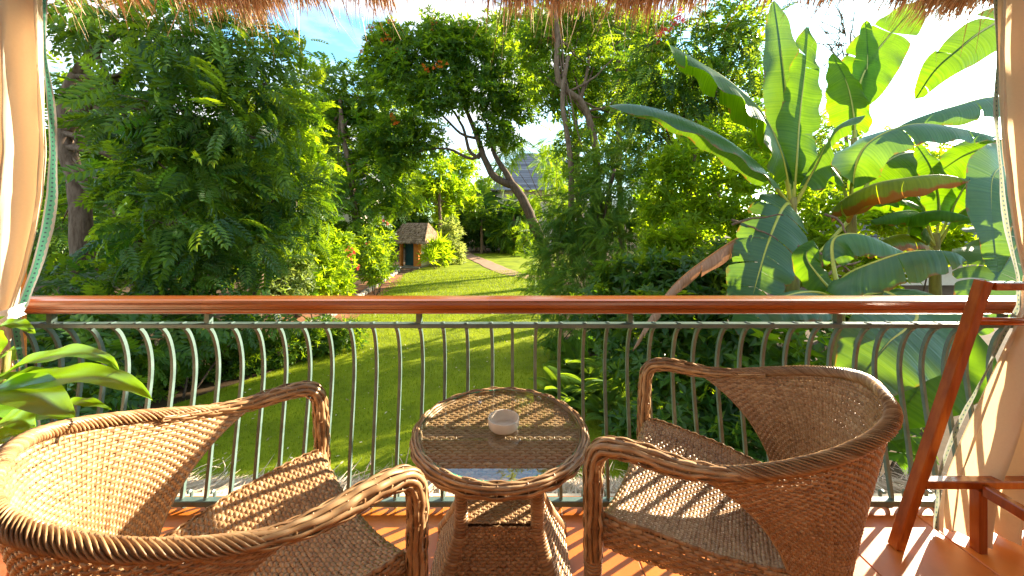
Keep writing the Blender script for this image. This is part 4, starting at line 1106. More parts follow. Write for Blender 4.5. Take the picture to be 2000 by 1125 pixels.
Y3 = 4.0
bn3 = empty('banana_plant', gp(2140, Y3))
tag(bn3, 'banana plant behind the right curtain top, one arching leaf against the white sky', 'banana plant')
mb = MB(); limb(mb, [np.array((0, 0, -0.05)), np.array((0.0, 0, 1.4)), P(2138, 260, Y3) - np.array(bn3.location), P(2132, 200, Y3) - np.array(bn3.location)], 0.14, 0.05, 18, 12)
mb.build('pseudostem', M['pseudostem'], bn3, True)
banana_leaf(bn3, pp((2132, 220, 4.0), (2080, 60, 4.0), (1990, 30, 3.85), (1925, 56, 3.75), (1870, 98, 3.65), (1827, 137, 3.6), (1788, 195, 3.6)), 0.22, (0.5, 0.1), 'banana', seed=21, petiole=0.25, tilt=(-0.2, -0.9, 0.5), slits=0.25)

Y6 = 7.6
bn6 = empty('banana_plant', gp(2110, Y6))
tag(bn6, 'banana plant reaching in from beyond the right curtain with level and hanging leaves', 'banana plant')
mb = MB(); limb(mb, [np.array((0, 0, -0.05)), np.array((0.0, 0, 2.4)), P(2108, 360, Y6) - np.array(bn6.location), P(2105, 300, Y6) - np.array(bn6.location)], 0.18, 0.06, 18, 12)
mb.build('pseudostem', M['pseudostem'], bn6, True)
banana_leaf(bn6, pp((2105, 320, 7.6), (2030, 215, 7.6), (1950, 189, 7.5), (1870, 206, 7.4), (1800, 228, 7.4), (1745, 252, 7.4)), 0.46, (0.75, 0.5), 'banana_blue', seed=22, petiole=0.12, tilt=(0, -0.4, 1), rib_r=0.026, slits=0.3)
banana_leaf(bn6, pp((2105, 330, 7.6), (2030, 300, 7.7), (1950, 285, 7.8), (1890, 300, 7.8), (1835, 335, 7.8)), 0.62, (0.35, 0.3), 'banana', seed=23, petiole=0.1, tilt=(0, -0.9, 0.5), rib_r=0.026)
banana_leaf(bn6, pp((2100, 340, 7.6), (2000, 315, 7.0), (1945, 335, 6.5), (1936, 400, 6.3), (1943, 470, 6.2), (1950, 540, 6.2)), 0.50, (0.08, 0.08), 'banana_blue', seed=24, petiole=0.15, tilt=(-0.1, -1, 0.3), rib_r=0.026)
banana_leaf(bn6, pp((2100, 420, 7.6), (2020, 435, 7.0), (1980, 488, 6.5), (1952, 530, 6.2), (1925, 580, 6.0), (1890, 650, 5.9)), 0.78, (0.15, 0.15), 'banana_blue', seed=25, petiole=0.12, tilt=(-0.35, -0.7, 0.8), slits=0.9, rib_r=0.03)

Y4 = 7.2
bn4 = empty('banana_plant', gp(1828, Y4))
tag(bn4, 'small yellowish banana plant further back below the scorched leaf', 'banana plant')
mb = MB(); limb(mb, [np.array((0, 0, -0.05)), np.array((0.0, 0, 1.0)), P(1826, 500, Y4) - np.array(bn4.location), P(1826, 455, Y4) - np.array(bn4.location)], 0.13, 0.07, 18, 12)
mb.build('pseudostem', M['pseudostem'], bn4, True)
banana_leaf(bn4, pp((1826, 480, 7.2), (1800, 420, 6.9), (1760, 412, 6.6), (1700, 430, 6.5)), 0.3, (0.9, 0.9), 'banana', seed=31, petiole=0.3)
banana_leaf(bn4, pp((1826, 480, 7.2), (1790, 425, 6.6), (1820, 411, 6.2), (1860, 414, 6.0), (1895, 425, 5.9)), 0.32, (0.95, 0.9), 'banana', seed=32, petiole=0.2)
banana_leaf(bn4, pp((1828, 480, 7.2), (1835, 400, 7.3), (1820, 330, 7.4), (1790, 280, 7.5)), 0.36, (0.2, 0.2), 'banana', seed=33, petiole=0.25, tilt=(0, -1, 0.3))
banana_leaf(bn4, pp((1828, 480, 7.2), (1870, 390, 7.3), (1900, 350, 7.4), (1950, 340, 7.5)), 0.36, (0.5, 0.5), 'banana', seed=34, petiole=0.25, tilt=(0, -0.7, 0.6))

banana_leaf(bn4, pp((1826, 480, 7.2), (1800, 400, 7.4), (1760, 365, 7.6), (1710, 370, 7.7)), 0.40, (0.5, 0.5), 'banana', seed=35, petiole=0.25, tilt=(0, -0.6, 0.7), slits=0.3)
banana_leaf(bn4, pp((1830, 480, 7.2), (1870, 420, 7.0), (1920, 395, 6.9), (1970, 410, 6.8)), 0.36, (0.6, 0.6), 'banana', seed=36, petiole=0.25, slits=0.3)
banana_leaf(bn4, pp((1824, 490, 7.2), (1780, 460, 6.9), (1730, 465, 6.7), (1690, 500, 6.6)), 0.34, (0.7, 0.7), 'banana_brown', seed=37, petiole=0.2, slits=0.4)

Y5 = 4.0
bn5 = empty('banana_plant', gp(1640, Y5))
tag(bn5, 'low banana sucker with broad dark leaves level with the handrail', 'banana plant')
mb = MB(); limb(mb, [np.array((0, 0, -0.05)), np.array((0.0, 0, 1.4)), P(1640, 600, Y5) - np.array(bn5.location), P(1640, 560, Y5) - np.array(bn5.location)], 0.10, 0.04, 18, 12)
mb.build('pseudostem', M['pseudostem'], bn5, True)
banana_leaf(bn5, pp((1640, 585, 4.0), (1650, 540, 3.85), (1718, 508, 3.6), (1785, 490, 3.45), (1860, 492, 3.35), (1890, 510, 3.3)), 0.30, (0.85, 0.7), 'banana_blue', seed=41, petiole=0.1, tilt=(0, -0.5, 1), slits=0.3)
banana_leaf(bn5, pp((1640, 580, 4.05), (1625, 480, 4.3), (1650, 457, 4.3), (1700, 462, 4.2), (1765, 492, 4.1)), 0.26, (0.85, 0.6), 'banana_blue', seed=42, petiole=0.3, tilt=(0, -0.4, 1))
banana_leaf(bn5, pp((1640, 590, 4.0), (1700, 560, 3.6), (1790, 612, 3.2), (1735, 670, 3.0), (1680, 740, 2.95), (1655, 780, 2.95)), 0.34, (0.05, 0.05), 'banana_blue', seed=43, petiole=0.3, tilt=(-0.3, -1, 0.5))
banana_leaf(bn5, pp((1640, 600, 4.0), (1720, 640, 3.6), (1850, 680, 3.3), (1800, 750, 3.2), (1745, 830, 3.2)), 0.32, (0.05, 0.2), 'banana', seed=44, petiole=0.35, tilt=(-0.3, -1, 0.4))
banana_leaf(bn5, pp((1640, 585, 4.0), (1590, 570, 3.8), (1530, 580, 3.6), (1480, 620, 3.5)), 0.26, (0.5, 0.5), 'banana_blue', seed=45, petiole=0.15, tilt=(0, -0.5, 1))
banana_leaf(bn5, pp((1645, 590, 4.0), (1720, 570, 3.9), (1800, 575, 3.8), (1880, 600, 3.7)), 0.26, (0.5, 0.6), 'banana_brown', seed=46, petiole=0.15, tilt=(0, -0.5, 1))
banana_leaf(bn5, pp((1645, 590, 4.0), (1600, 540, 4.1), (1575, 500, 4.2), (1590, 470, 4.3)), 0.2, (0.3, 0.3), 'banana', seed=47, petiole=0.2, tilt=(0, -0.8, 0.5))
# dead stakes and bare branches among the stems
tw = empty('dead_branches', gp(1600, 5.2))
tag(tw, 'tangle of pale dead branches leaning below the banana leaves', 'branches')
mb = MB()
for a_, b_ in (((1555, 520, 5.2), (1640, 560, 5)), ((1560, 480, 5.4), (1690, 560, 5.1)), ((1610, 420, 5.6), (1660, 470, 5.3)), ((1430, 440, 6), (1530, 420, 5.6)), ((1430, 430, 6.2), (1520, 470, 5.8)), ((1590, 570, 4.9), (1680, 510, 5.2)), ((1470, 460, 6), (1490, 520, 5.8))):
    q0, q1 = P(*a_), P(*b_)
    limb(mb, [q0 - np.array(tw.location), (q0 + q1) / 2 - np.array(tw.location) + RNG.normal(0, 0.05, 3), q1 - np.array(tw.location)], 0.022, 0.01, 10, 5, 0.01)
mb.build('branch', M['bark'], tw, True)

# ------------------------------------------------------------------ balcony shell
floor = MB().box((-3.4, -2.6, -0.22), (3.4, 1.86, -0.006)).build('balcony_floor', M['grout'])
tag(floor, kind='structure', label='terracotta tiled balcony floor')
TS = 0.46
tile_protos = []
for k in range(6):
    me = MB().bbox((0.0025, 0.0025, -0.006), (TS - 0.0025, TS - 0.0025, 0.0), 0.0025, 0.1 + 0.16 * k).mesh('tile'); me.materials.append(M['tile']); tile_protos.append(me)
for i in range(-8, 7):
    for j in range(-7, 2):
        x, y = 0.517 + (i - 1) * TS + 0.0, 0.94 + j * TS
        if x < -3.4 or x + TS > 3.4: continue
        o = bpy.data.objects.new('tile', tile_protos[int(RNG.integers(6))])
        COL.objects.link(o); o.parent = floor; o.location = (x, y, 0)
bw = MB().box((-3.4, -2.85, -0.22), (3.4, -2.6, 3.6)).build('wall_back', M['wallpaint']); tag(bw, kind='structure', label='cream back wall of the balcony')
for nm, x0, x1 in (('wall_left', -3.7, -3.4), ('wall_right', 3.4, 3.7)):
    tag(MB().box((x0, -2.85, -0.22), (x1, 0.9, 3.4)).build(nm, M['wallpaint']), kind='structure', label='cream side wall of the balcony')
for lab, x0, x1 in (('orange plastered balcony post behind the tied-back left curtain', -2.86, -2.56), ('orange plastered balcony post behind the right curtain', 2.98, 3.28)):
    cr = empty('balcony_post', ((x0 + x1) / 2, 1.80, 0)); tag(cr, lab, 'post')
    h = (x1 - x0) / 2
    MB().bbox((-h, -0.1, -0.22), (h, 0.16, 3.0), 0.012).build('shaft', M['plaster'], cr)
    MB().bbox((-h - 0.02, -0.12, 0.0), (h + 0.02, -0.101, 0.1), 0.004).build('skirting', M['plaster'], cr)
slab = MB().box((-3.6, 1.82, -0.5), (3.6, 1.9, -0.02)).build('balcony_edge', M['wallpaint']); tag(slab, kind='structure', label='edge beam of the balcony floor')

# ------------------------------------------------------------------ railing
rail = empty('balcony_railing', (0, 1.77, 0))
tag(rail, 'balcony railing of bowed green steel bars under a varnished wooden handrail', 'railing')
hp = np.array([(-0.055, 0.949), (-0.066, 0.955), (-0.07, 0.962), (-0.07, 0.970), (-0.064, 0.974), (-0.064, 0.978), (-0.07, 0.982), (-0.071, 0.993), (-0.067, 1.004), (-0.058, 1.011), (-0.04, 1.0150), (0.0, 1.0165), (0.04, 1.0150), (0.058, 1.011), (0.067, 1.004), (0.071, 0.993), (0.07, 0.962), (0.066, 0.955), (0.055, 0.949)])
for x0, x1, tn_ in ((-2.6, -1.4306, 0.35), (-1.43, -0.1066, 0.62), (-0.106, 1.2994, 0.42), (1.30, 2.75, 0.55)):
    mb = MB()
    xs = np.array([x0, x0 + 0.001, x1 - 0.001, x1])
    g = np.stack([np.stack([np.full(len(hp), x), hp[:, 0], hp[:, 1]], -1) for x in xs], 0)
    g = np.concatenate([g, g[:, :1]], 1)
    mb.grid(g, tn_)
    n0 = len(hp) + 1
    mb.f.append(np.array([list(range(len(hp)))])); mb.f.append(np.array([[3 * n0 + q for q in range(len(hp))][::-1]]))
    mb.build('handrail', M['wood'], rail, False)
MB().bbox((-2.6, -0.020, 0.873), (2.75, 0.025, 0.892), 0.003).build('top_rail', M['steel'], rail)
MB().bbox((-2.6, -0.025, 0.030), (2.75, 0.010, 0.055), 0.003).build('bottom_rail', M['steel'], rail)
for x in (-2.206, -1.454, -0.4446, 0.565, 1.56, 2.35):
    mb = MB(); mb.bbox((x - 0.013, -0.011, 0.8921), (x + 0.013, 0.015, 0.9488), 0.002)
    for sg in (-1, 1): mb.tube([(x + sg * 0.013, 0.002, 0.8935), (x + sg * 0.018, 0.002, 0.8935)], 0.006, 6)
    mb.build('post', M['steel'], rail)
prof = np.array([(0, 0.002, 0.8729), (0, 0.014, 0.862), (0, 0.034, 0.832), (0, 0.052, 0.785), (0, 0.064, 0.73), (0, 0.0695, 0.67), (0, 0.067, 0.60), (0, 0.053, 0.486), (0, 0.033, 0.35), (0, 0.013, 0.2), (0, -0.001, 0.10), (0, -0.0078, 0.056)])
barp = spline(prof, 34)
hook = spline(np.array([(0, -0.0078, 0.0295), (0, -0.003, 0.016), (0, 0.012, 0.007), (0, 0.030, 0.008), (0, 0.043, 0.022), (0, 0.047, 0.042), (0, 0.042, 0.058), (0, 0.032, 0.062), (0, 0.026, 0.054)]), 18)
mb = MB()
mb.tube(barp, 0.0105, 4, rot=math.pi / 4, upref=(1, 0, 0))
mb.tube(hook, 0.0078, 6, upref=(1, 0, 0))
mb.add(np.array([(-0.008, -0.013, 0.8925), (0.008, -0.013, 0.8925), (0.008, 0.016, 0.8925), (-0.008, 0.016, 0.8925), (-0.004, -0.008, 0.896), (0.004, -0.008, 0.896), (0.004, 0.012, 0.896), (-0.004, 0.012, 0.896)]), [(4, 5, 6, 7), (0, 1, 5, 4), (1, 2, 6, 5), (2, 3, 7, 6), (3, 0, 4, 7)])
for wy, wz in ((0.004, 0.869), (-0.0075, 0.0595)):
    mb.add(ico_v * np.array([0.0125, 0.0125, 0.006]) * np.random.default_rng(5).uniform(0.85, 1.15, (12, 1)) + np.array([0, wy, wz]), ico_f)
bar_me = mb.mesh('baluster', False); bar_me.materials.append(M['steel'])
k = 0
x = -1.685 - 0.1127 * 7
while x < 2.7:
    o = bpy.data.objects.new('baluster', bar_me); COL.objects.link(o); o.parent = rail; o.location = (x + RNG.normal(0, 0.0018), 0, 0); o.rotation_euler = (RNG.normal(0, 0.004), RNG.normal(0, 0.0025), RNG.normal(0, 0.03))
    x += 0.1127

# ------------------------------------------------------------------ thatch
def strands(mb, n, x0, x1, root_f, dir_f, len_f, width, seg=4, curve=0.1, tint=(0.5, 0.25)):
    xs = RNG.uniform(x0, x1, n)
    r0 = root_f(xs)
    d = dir_f(xs); d /= np.linalg.norm(d, axis=1)[:, None]
    L_ = len_f(xs)
    s = np.cross(d, np.array([0, 0, 1.0])) + RNG.normal(0, 0.5, (n, 3)); s /= np.linalg.norm(s, axis=1)[:, None]
    bend = RNG.normal(0, curve, (n, 3)); bend[:, 2] -= curve * 0.8
    t = np.linspace(0, 1, seg)
    w = width * RNG.uniform(0.5, 1.5, n)
    c = r0[:, None, :] + d[:, None, :] * (L_[:, None] * t[None, :])[:, :, None] + bend[:, None, :] * (L_[:, None] * t[None, :] ** 2)[:, :, None]
    ww = (w[:, None] * (1 - 0.85 * t[None, :] ** 2))[:, :, None]
    V = np.stack([c - s[:, None, :] * ww, c + s[:, None, :] * ww], 2).reshape(n, seg * 2, 3)
    q = np.array([(2 * i, 2 * i + 1, 2 * i + 3, 2 * i + 2) for i in range(seg - 1)])
    Fq = (q[None] + (np.arange(n) * seg * 2)[:, None, None]).reshape(-1, 4)
    ti = np.clip(RNG.normal(tint[0], tint[1], n), 0, 1)
    tt = np.clip(ti[:, None] + 0.25 * (t[None, :] - 0.4), 0, 1)
    mb.add(V.reshape(-1, 3), Fq, np.repeat(tt, 2, axis=1).ravel())

eave = empty('thatched_eave', (0, 2.0, 2.7))
tag(eave, 'shaggy brown thatch fringe of the balcony roof', 'thatched roof')
inv = Matrix.Translation(-Vector((0, 2.0, 2.7)))
mb = MB()
mb.grid(np.array([[(-4.5, 1.95, 2.86), (4.5, 1.95, 2.86)], [(-4.5, 2.25, 2.92), (4.5, 2.25, 2.92)], [(-4.5, 0.0, 4.6), (4.5, 0.0, 4.6)], [(-4.5, -3.5, 6.2), (4.5, -3.5, 6.2)], [(-4.5, -3.5, 5.9), (4.5, -3.5, 5.9)], [(-4.5, 0, 4.25), (4.5, 0, 4.25)], [(-4.5, 1.95, 2.86), (4.5, 1.95, 2.86)]]))
mb.build('roof_body', M['thatch_slab'], eave, False, inv)
def lump(x): return 0.05 * np.sin(x * 3.1) + 0.035 * np.sin(x * 7.7 + 1) + 0.03 * np.sin(x * 17.0 + 2) + 0.02 * np.sin(x * 31)
mb = MB()
n = 21000
strands(mb, n, -4.0, 4.0,
        lambda x: np.column_stack([x, 1.80 + 0.26 * RNG.random(len(x)), 2.90 - 0.02 * RNG.random(len(x))]),
        lambda x: np.column_stack([RNG.normal(-0.02, 0.10, len(x)), np.full(len(x), 0.62) + RNG.normal(0, 0.1, len(x)), np.full(len(x), -0.72)]),
        lambda x: np.clip(0.25 + lump(x) * 1.0 + RNG.normal(0, 0.04, len(x)), 0.1, 0.7), 0.006, 4, 0.06)
# stray long wisps
strands(mb, 700, -4.0, 4.0,
        lambda x: np.column_stack([x, 1.88 + 0.2 * RNG.random(len(x)), 2.86 - 0.05 * RNG.random(len(x))]),
        lambda x: np.column_stack([RNG.normal(0, 0.22, len(x)), np.full(len(x), 0.5) + RNG.normal(0, 0.15, len(x)), np.full(len(x), -0.8)]),
        lambda x: 0.265 + lump(x) + 0.15 * RNG.random(len(x)) ** 2, 0.0035, 4, 0.12, (0.75, 0.2))
tag(mb.build('thatch_fringe', M['thatch'], eave, False, inv), kind='stuff')

low = empty('thatched_roof', (0, 2.2, -0.2))
tag(low, 'bleached thatch of the lower roof just outside the railing', 'thatched roof')
inv = Matrix.Translation(-Vector((0, 2.2, -0.2)))
mb = MB()
mb.grid(np.array([[(-5, 1.905, -0.07), (5, 1.905, -0.07)], [(-5, 2.5, -0.42), (5, 2.5, -0.42)], [(-5, 2.5, -0.62), (5, 2.5, -0.62)], [(-5, 1.905, -0.3), (5, 1.905, -0.3)]]))
mb.build('roof_body', M['thatch_pale'], low, False, inv)
mb = MB()
n = 32000
def lowroot(x):
    t = RNG.random(len(x)) ** 0.9
    return np.column_stack([x, 1.84 + 0.62 * t, -0.03 - 0.365 * t + 0.02 * RNG.random(len(x))])
strands(mb, n, -4.2, 4.2, lowroot, lambda x: np.column_stack([RNG.normal(0.06, 0.45, len(x)), np.full(len(x), 0.85) + RNG.normal(0, 0.2, len(x)), np.full(len(x), -0.40) + RNG.normal(0, 0.11, len(x))]),
        lambda x: 0.16 + 0.10 * RNG.random(len(x)), 0.0048, 3, 0.05, (0.6, 0.28))
strands(mb, 900, -4.2, 4.2, lambda x: np.column_stack([x, 2.2 + 0.3 * RNG.random(len(x)), -0.25 - 0.15 * RNG.random(len(x))]), lambda x: np.column_stack([RNG.normal(0.1, 0.6, len(x)), np.full(len(x), 0.6), np.full(len(x), 0.12) + RNG.normal(0, 0.22, len(x))]),
        lambda x: 0.08 + 0.12 * RNG.random(len(x)), 0.0028, 3, 0.1, (0.8, 0.2))
tag(mb.build('thatch_cover', M['thatch_pale'], low, False, inv), kind='stuff')

# ------------------------------------------------------------------ woven furniture
def weave(mb, S, nrow, ncol, amp=0.003, cover=0.86, thick=0.0022, stake=0.004, spp=4, tint=(0.5, 0.18), rowsides=6, stakes=True, close_p=False, off=0.0, every=1):
    """rows run along p and pass over and under stakes that run along q; S(p, q) -> points"""
    eps = 1e-3
    ns = ncol * spp + 1
    p = np.linspace(0, 1, ns)
    def frame(pa, qa):
        c = S(pa, qa)
        dp = S(np.clip(pa + eps, 0, 1), qa) - S(np.clip(pa - eps, 0, 1), qa)
        dq = S(pa, np.clip(qa + eps, 0, 1)) - S(pa, np.clip(qa - eps, 0, 1))
        sq = np.where((qa > eps) & (qa < 1 - eps), 2 * eps, eps)
        nn = np.cross(dp, dq); nn /= np.linalg.norm(nn, axis=-1)[..., None] + 1e-12
        dpn = dp / (np.linalg.norm(dp, axis=-1)[..., None] + 1e-12)
        bq = np.cross(nn, dpn)
        return c, nn, bq, np.linalg.norm(dq, axis=-1) / sq, dpn
    a = np.arange(rowsides) / rowsides * 2 * math.pi
    for i in range(nrow):
        q = np.full(ns, (i + 0.5) / nrow)
        c, nn, bq, lq, _ = frame(p, q)
        h = 0.5 * cover * lq / nrow * np.interp(p, np.linspace(0, 1, 14), RNG.uniform(0.86, 1.08, 14))
        wob = np.interp(p, np.linspace(0, 1, 17), RNG.normal(0, 0.11, 17)) * lq / nrow
        ph = np.cos(math.pi * (p * ncol + i // every)) 
        o = np.sign(ph) * np.abs(ph) ** 0.7 * amp + off
        cc = c + nn * (o * np.interp(p, np.linspace(0, 1, 19), RNG.uniform(0.7, 1.25, 19)))[:, None] + bq * wob[:, None]
        V = cc[:, None, :] + np.cos(a)[None, :, None] * nn[:, None, :] * thick + np.sin(a)[None, :, None] * bq[:, None, :] * h[:, None, None]
        ii = np.arange(ns - 1)[:, None]; kk = np.arange(rowsides)[None, :]; k2 = (kk + 1) % rowsides
        Fq = np.stack([ii * rowsides + kk, ii * rowsides + k2, (ii + 1) * rowsides + k2, (ii + 1) * rowsides + kk], -1).reshape(-1, 4)
        t0 = RNG.normal(tint[0], tint[1] * 0.6)
        seg = np.repeat(RNG.normal(0, tint[1], ncol + 1), spp)[:ns]
        mb.add(V.reshape(-1, 3), Fq, np.repeat(np.clip(t0 + seg, 0, 1), rowsides))
    if stakes:
        q = np.linspace(0, 1, max(4, nrow // 2 + 1))
        for j in range(ncol + (0 if close_p else 1)):
            pa = np.full(len(q), j / ncol)
            c, nn, bq, _, dpn = frame(pa, q)
            mb.tube(c + nn * off, stake, 4, float(np.clip(RNG.normal(tint[0] - 0.1, tint[1]), 0, 1)), upref=nn, flat=0.5, cap=False)
    return mb

def tube_surface(path, rad):
    """closed surface around a path: p along the path, q around it"""
    path = np.asarray(path, float)
    n = len(path)
    tan = np.gradient(path, axis=0); tan /= np.linalg.norm(tan, axis=1)[:, None]
    ref = np.array([0, 0, 1.0]) if abs(tan[0][2]) < 0.8 else np.array([1.0, 0, 0])
    cur = ref - tan[0] * ref.dot(tan[0]); Ns = []
    for i in range(n):
        cur = cur - tan[i] * cur.dot(tan[i]); cur = cur / np.linalg.norm(cur); Ns.append(cur)
    Ns = np.array(Ns); Bs = np.cross(tan, Ns)
    tt = np.linspace(0, 1, n)
    rad = np.full(n, rad) if np.isscalar(rad) else np.asarray(rad)
    def ip(A, p): return np.stack([np.interp(p, tt, A[:, k]) for k in range(3)], -1)
    def S(p, q):
        r = np.interp(p, tt, rad)[..., None]
        ang = (q * 2 * math.pi)[..., None]
        return ip(path, p) + r * (np.cos(ang) * ip(Ns, p) + np.sin(ang) * ip(Bs, p))
    return S

def wrapped_tube(mb, path, rad, nstr=9, ring=0.035, core=0.84, tint=(0.5, 0.2)):
    """cane wrapped lengthwise with strips that dip under short cross bands"""
    Lp = np.sum(np.linalg.norm(np.diff(path, axis=0), axis=1))
    nc = max(4, int(Lp / ring))
    mb.tube(path, (rad * core if np.isscalar(rad) else np.asarray(rad) * core), 10, 0.25)
    weave(mb, tube_surface(path, rad), nstr, nc, amp=0.0022, cover=0.95, thick=0.002, stake=0.0035, spp=4, tint=tint)
    return mb

def spiral_wrap(mb, path, rad, pitch=0.011, strand=0.0065, nspiral=1, tint=(0.5, 0.15), steps=10, flat=0.6):
    path = np.asarray(path, float)
    seg = np.linalg.norm(np.diff(path, axis=0), axis=1); Lp = seg.sum()
    turns = Lp / (pitch * nspiral)
    for s in range(nspiral):
        N_ = int(turns * steps)
        p = np.linspace(0, 1, N_)
        S = tube_surface(path, rad)
        q = (p * turns + s / nspiral) % 1.0
        pts = S(p, q)
        ctr = np.stack([np.interp(p, np.concatenate([[0], np.cumsum(seg)]) / Lp, path[:, k]) for k in range(3)], -1)
        tt = np.clip(tint[0] + np.repeat(RNG.normal(0, tint[1], N_ // steps + 1), steps)[:N_], 0, 1)
        nn = pts - ctr; nn /= np.linalg.norm(nn, axis=1)[:, None]
        wv = np.interp(np.arange(N_), np.linspace(0, N_, max(3, N_ // 25)), RNG.uniform(0.82, 1.12, max(3, N_ // 25)))
        lift = np.interp(np.arange(N_), np.linspace(0, N_, max(3, N_ // 18)), RNG.normal(0, 0.09, max(3, N_ // 18))) * strand
        mb.tube(pts + nn * lift[:, None], strand * wv, 5, np.repeat(tt, 5), cap=False, upref=nn, flat=flat)
    return mb

# ---- wicker armchair, local axes: x across, y towards the back, z up
AW, AB, AC, ZA, ZB = 0.366, 0.456, 0.193, 0.727, 0.892
def rim_pt(phi):
    ov = np.maximum(0, np.abs(phi) - math.pi / 2)          # past the half circle the rim runs straight along the arm
    ph_ = np.sign(phi) * (np.abs(phi) - ov)
    s_, c_ = np.sin(ph_), np.clip(np.cos(ph_), 0, 1)
    return np.stack([AW * np.sign(s_) * np.abs(s_) ** 0.7345, AC + AB * c_ - AB * ov, ZA + (ZB - ZA) * c_ ** 1.29], -1)
def warp(t): return np.sign(t) * np.abs(t) ** 1.3
PHM = R(98)
def shell_S(p, q):
    phi = warp(p * 2 - 1) * PHM
    ph_ = np.clip(phi, -math.pi / 2, math.pi / 2)
    s, c = np.sign(phi) * np.abs(np.sin(ph_)) ** 0.77, np.cos(ph_)
    e = np.abs(s)
    Rm = rim_pt(phi)
    Cm = np.stack([0.21 * s, 0.57 - 0.03 * e, 0.42 + 0.19 * e ** 3], -1)
    Bm = np.stack([0.17 * s, 0.40 + 0.12 * c, np.full_like(s, 0.015)], -1)
    t = (0.012 + 0.988 * q)[..., None]
    return (1 - t) ** 2 * Rm + 2 * t * (1 - t) * Cm + t ** 2 * Bm

def seat_z(x, hw): return 0.405 + 0.06 * (x / hw) ** 2
def seat_S(p, q):
    # q: 0 back .. 0.84 front edge .. 1 rolled under the front
    L0 = 0.56
    y = np.where(q < 0.84, 0.50 - (q / 0.84) * 0.535, 0)
    a = np.clip((q - 0.84) / 0.16, 0, 1) * math.pi * 0.95
    r = 0.042
    yy = np.where(q < 0.84, y, -0.035 - r * np.sin(a))
    hw = np.interp(yy, [-0.08, 0.0, 0.25, 0.5], [0.315, 0.322, 0.285, 0.20])
    x = (p * 2 - 1) * hw
    z = seat_z(x, hw) - np.where(q < 0.84, 0, r * (1 - np.cos(a))) + 0.012 * np.cos(yy * 6)
    return np.stack([x, yy, z], -1)

def build_chair(name, label, loc, rz, first=None):
    root = empty(name, loc, rz)
    tag(root, label, 'armchair', 'wicker armchairs')
    if first is not None:
        for ch in first.children:
            c = ch.copy(); COL.objects.link(c); c.parent = root
            for g in ch.children:
                d = g.copy(); COL.objects.link(d); d.parent = c
        return root
    mb = MB(); weave(mb, shell_S, 82, 94, amp=0.0024, cover=1.2, thick=0.0024, stake=0.0044, spp=3, rowsides=5, tint=(0.5, 0.15))
    tag(mb.build('back_shell', M['wicker'], root, True), kind='stuff')
    phis = warp(np.linspace(-1, 1, 90)) * R(94)
    rp = rim_pt(phis)
    mb = MB(); mb.tube(rp, 0.0125, 8, 0.3)
    spiral_wrap(mb, rp, 0.0138, 0.0108, 0.0060, 11, (0.45, 0.2), 16, 0.42)
    mb.build('rim', M['wicker'], root, True)
    for sg in (-1, 1):
        q_ = rim_pt(np.array([R(64), R(78)]))
        ap = spline(np.array([(sg * (q_[0][0] - 0.012), q_[0][1], q_[0][2] - 0.008), (sg * q_[1][0], q_[1][1], q_[1][2] - 0.002), (sg * AW, 0.18, ZA), (sg * AW, 0.08, ZA + 0.001), (sg * AW, 0.03, ZA), (sg * (AW - 0.001), -0.03, ZA - 0.012), (sg * (AW - 0.003), -0.062, ZA - 0.045), (sg * (AW - 0.006), -0.072, ZA - 0.10), (sg * (AW - 0.012), -0.075, 0.52), (sg * (AW - 0.018), -0.078, 0.36)]), 60)
        mb = MB(); wrapped_tube(mb, ap, np.concatenate([np.linspace(0.009, 0.027, 22), np.full(38, 0.027)]), 10, 0.034)
        mb.build('arm', M['wicker'], root, True)
        lp = spline(np.array([(sg * (AW - 0.018), -0.078, 0.37), (sg * (AW - 0.022), -0.080, 0.18), (sg * (AW - 0.026), -0.082, 0.012)]), 24)
        mb = MB(); mb.tube(lp, 0.024, 10, 0.2); spiral_wrap(mb, lp, 0.0255, 0.0105, 0.0062, 1, (0.5, 0.15), 12, 0.5)
        mb.tube([(sg * (AW - 0.026), -0.082, 0.0), (sg * (AW - 0.026), -0.082, 0.013)], 0.024, 10, 0.0)
        mb.build('front_leg', M['wicker'], root, True)
        # side apron of the seat
        def ap_S(p, q, sg=sg):
            y = -0.05 + p * 0.55
            hw = np.interp(y, [-0.08, 0.0, 0.25, 0.5], [0.318, 0.325, 0.288, 0.203])
            bulge = 0.012 * np.sin(q * math.pi)
            x = sg * (hw + bulge)
            return np.stack([x if sg > 0 else x, y, 0.475 - q * (0.105 - 0.02 * p) + 0.012 * np.cos(y * 6)], -1)
        mb = MB(); weave(mb, ap_S, 10, 34, amp=0.0022, cover=1.16, thick=0.0024, stake=0.0035)
        mb.build('seat_apron', M['wicker'], root, True)
    mb = MB(); weave(mb, seat_S, 62, 44, amp=0.0017, cover=1.18, thick=0.0024, stake=0.0048, tint=(0.55, 0.15))
    st = mb.build('seat', M['wicker'], root, True)
    pg, qg = np.meshgrid(np.linspace(0, 1, 14), np.linspace(0, 1, 24), indexing='ij')
    cg = seat_S(pg, qg); cg[..., 2] -= 0.012
    cg[..., 1] = np.where(qg > 0.84, cg[..., 1] + 0.01, cg[..., 1])
    MB().grid(cg).build('seat_gap_sheet', M['gap_shade'], st, True)  # added sheet closing the weave, dark so the gaps look shaded
    a = np.linspace(-PHM, PHM, 50)
    bp_ = np.stack([0.172 * np.sin(a), 0.40 + 0.122 * np.cos(a), np.full(50, 0.016)], -1)
    mb = MB(); spiral_wrap(mb, bp_, 0.010, 0.02, 0.008, 2, (0.4, 0.15), 8); mb.tube(bp_, 0.01, 6, 0.2)
    mb.build('base_ring', M['wicker'], root, True)
    return root

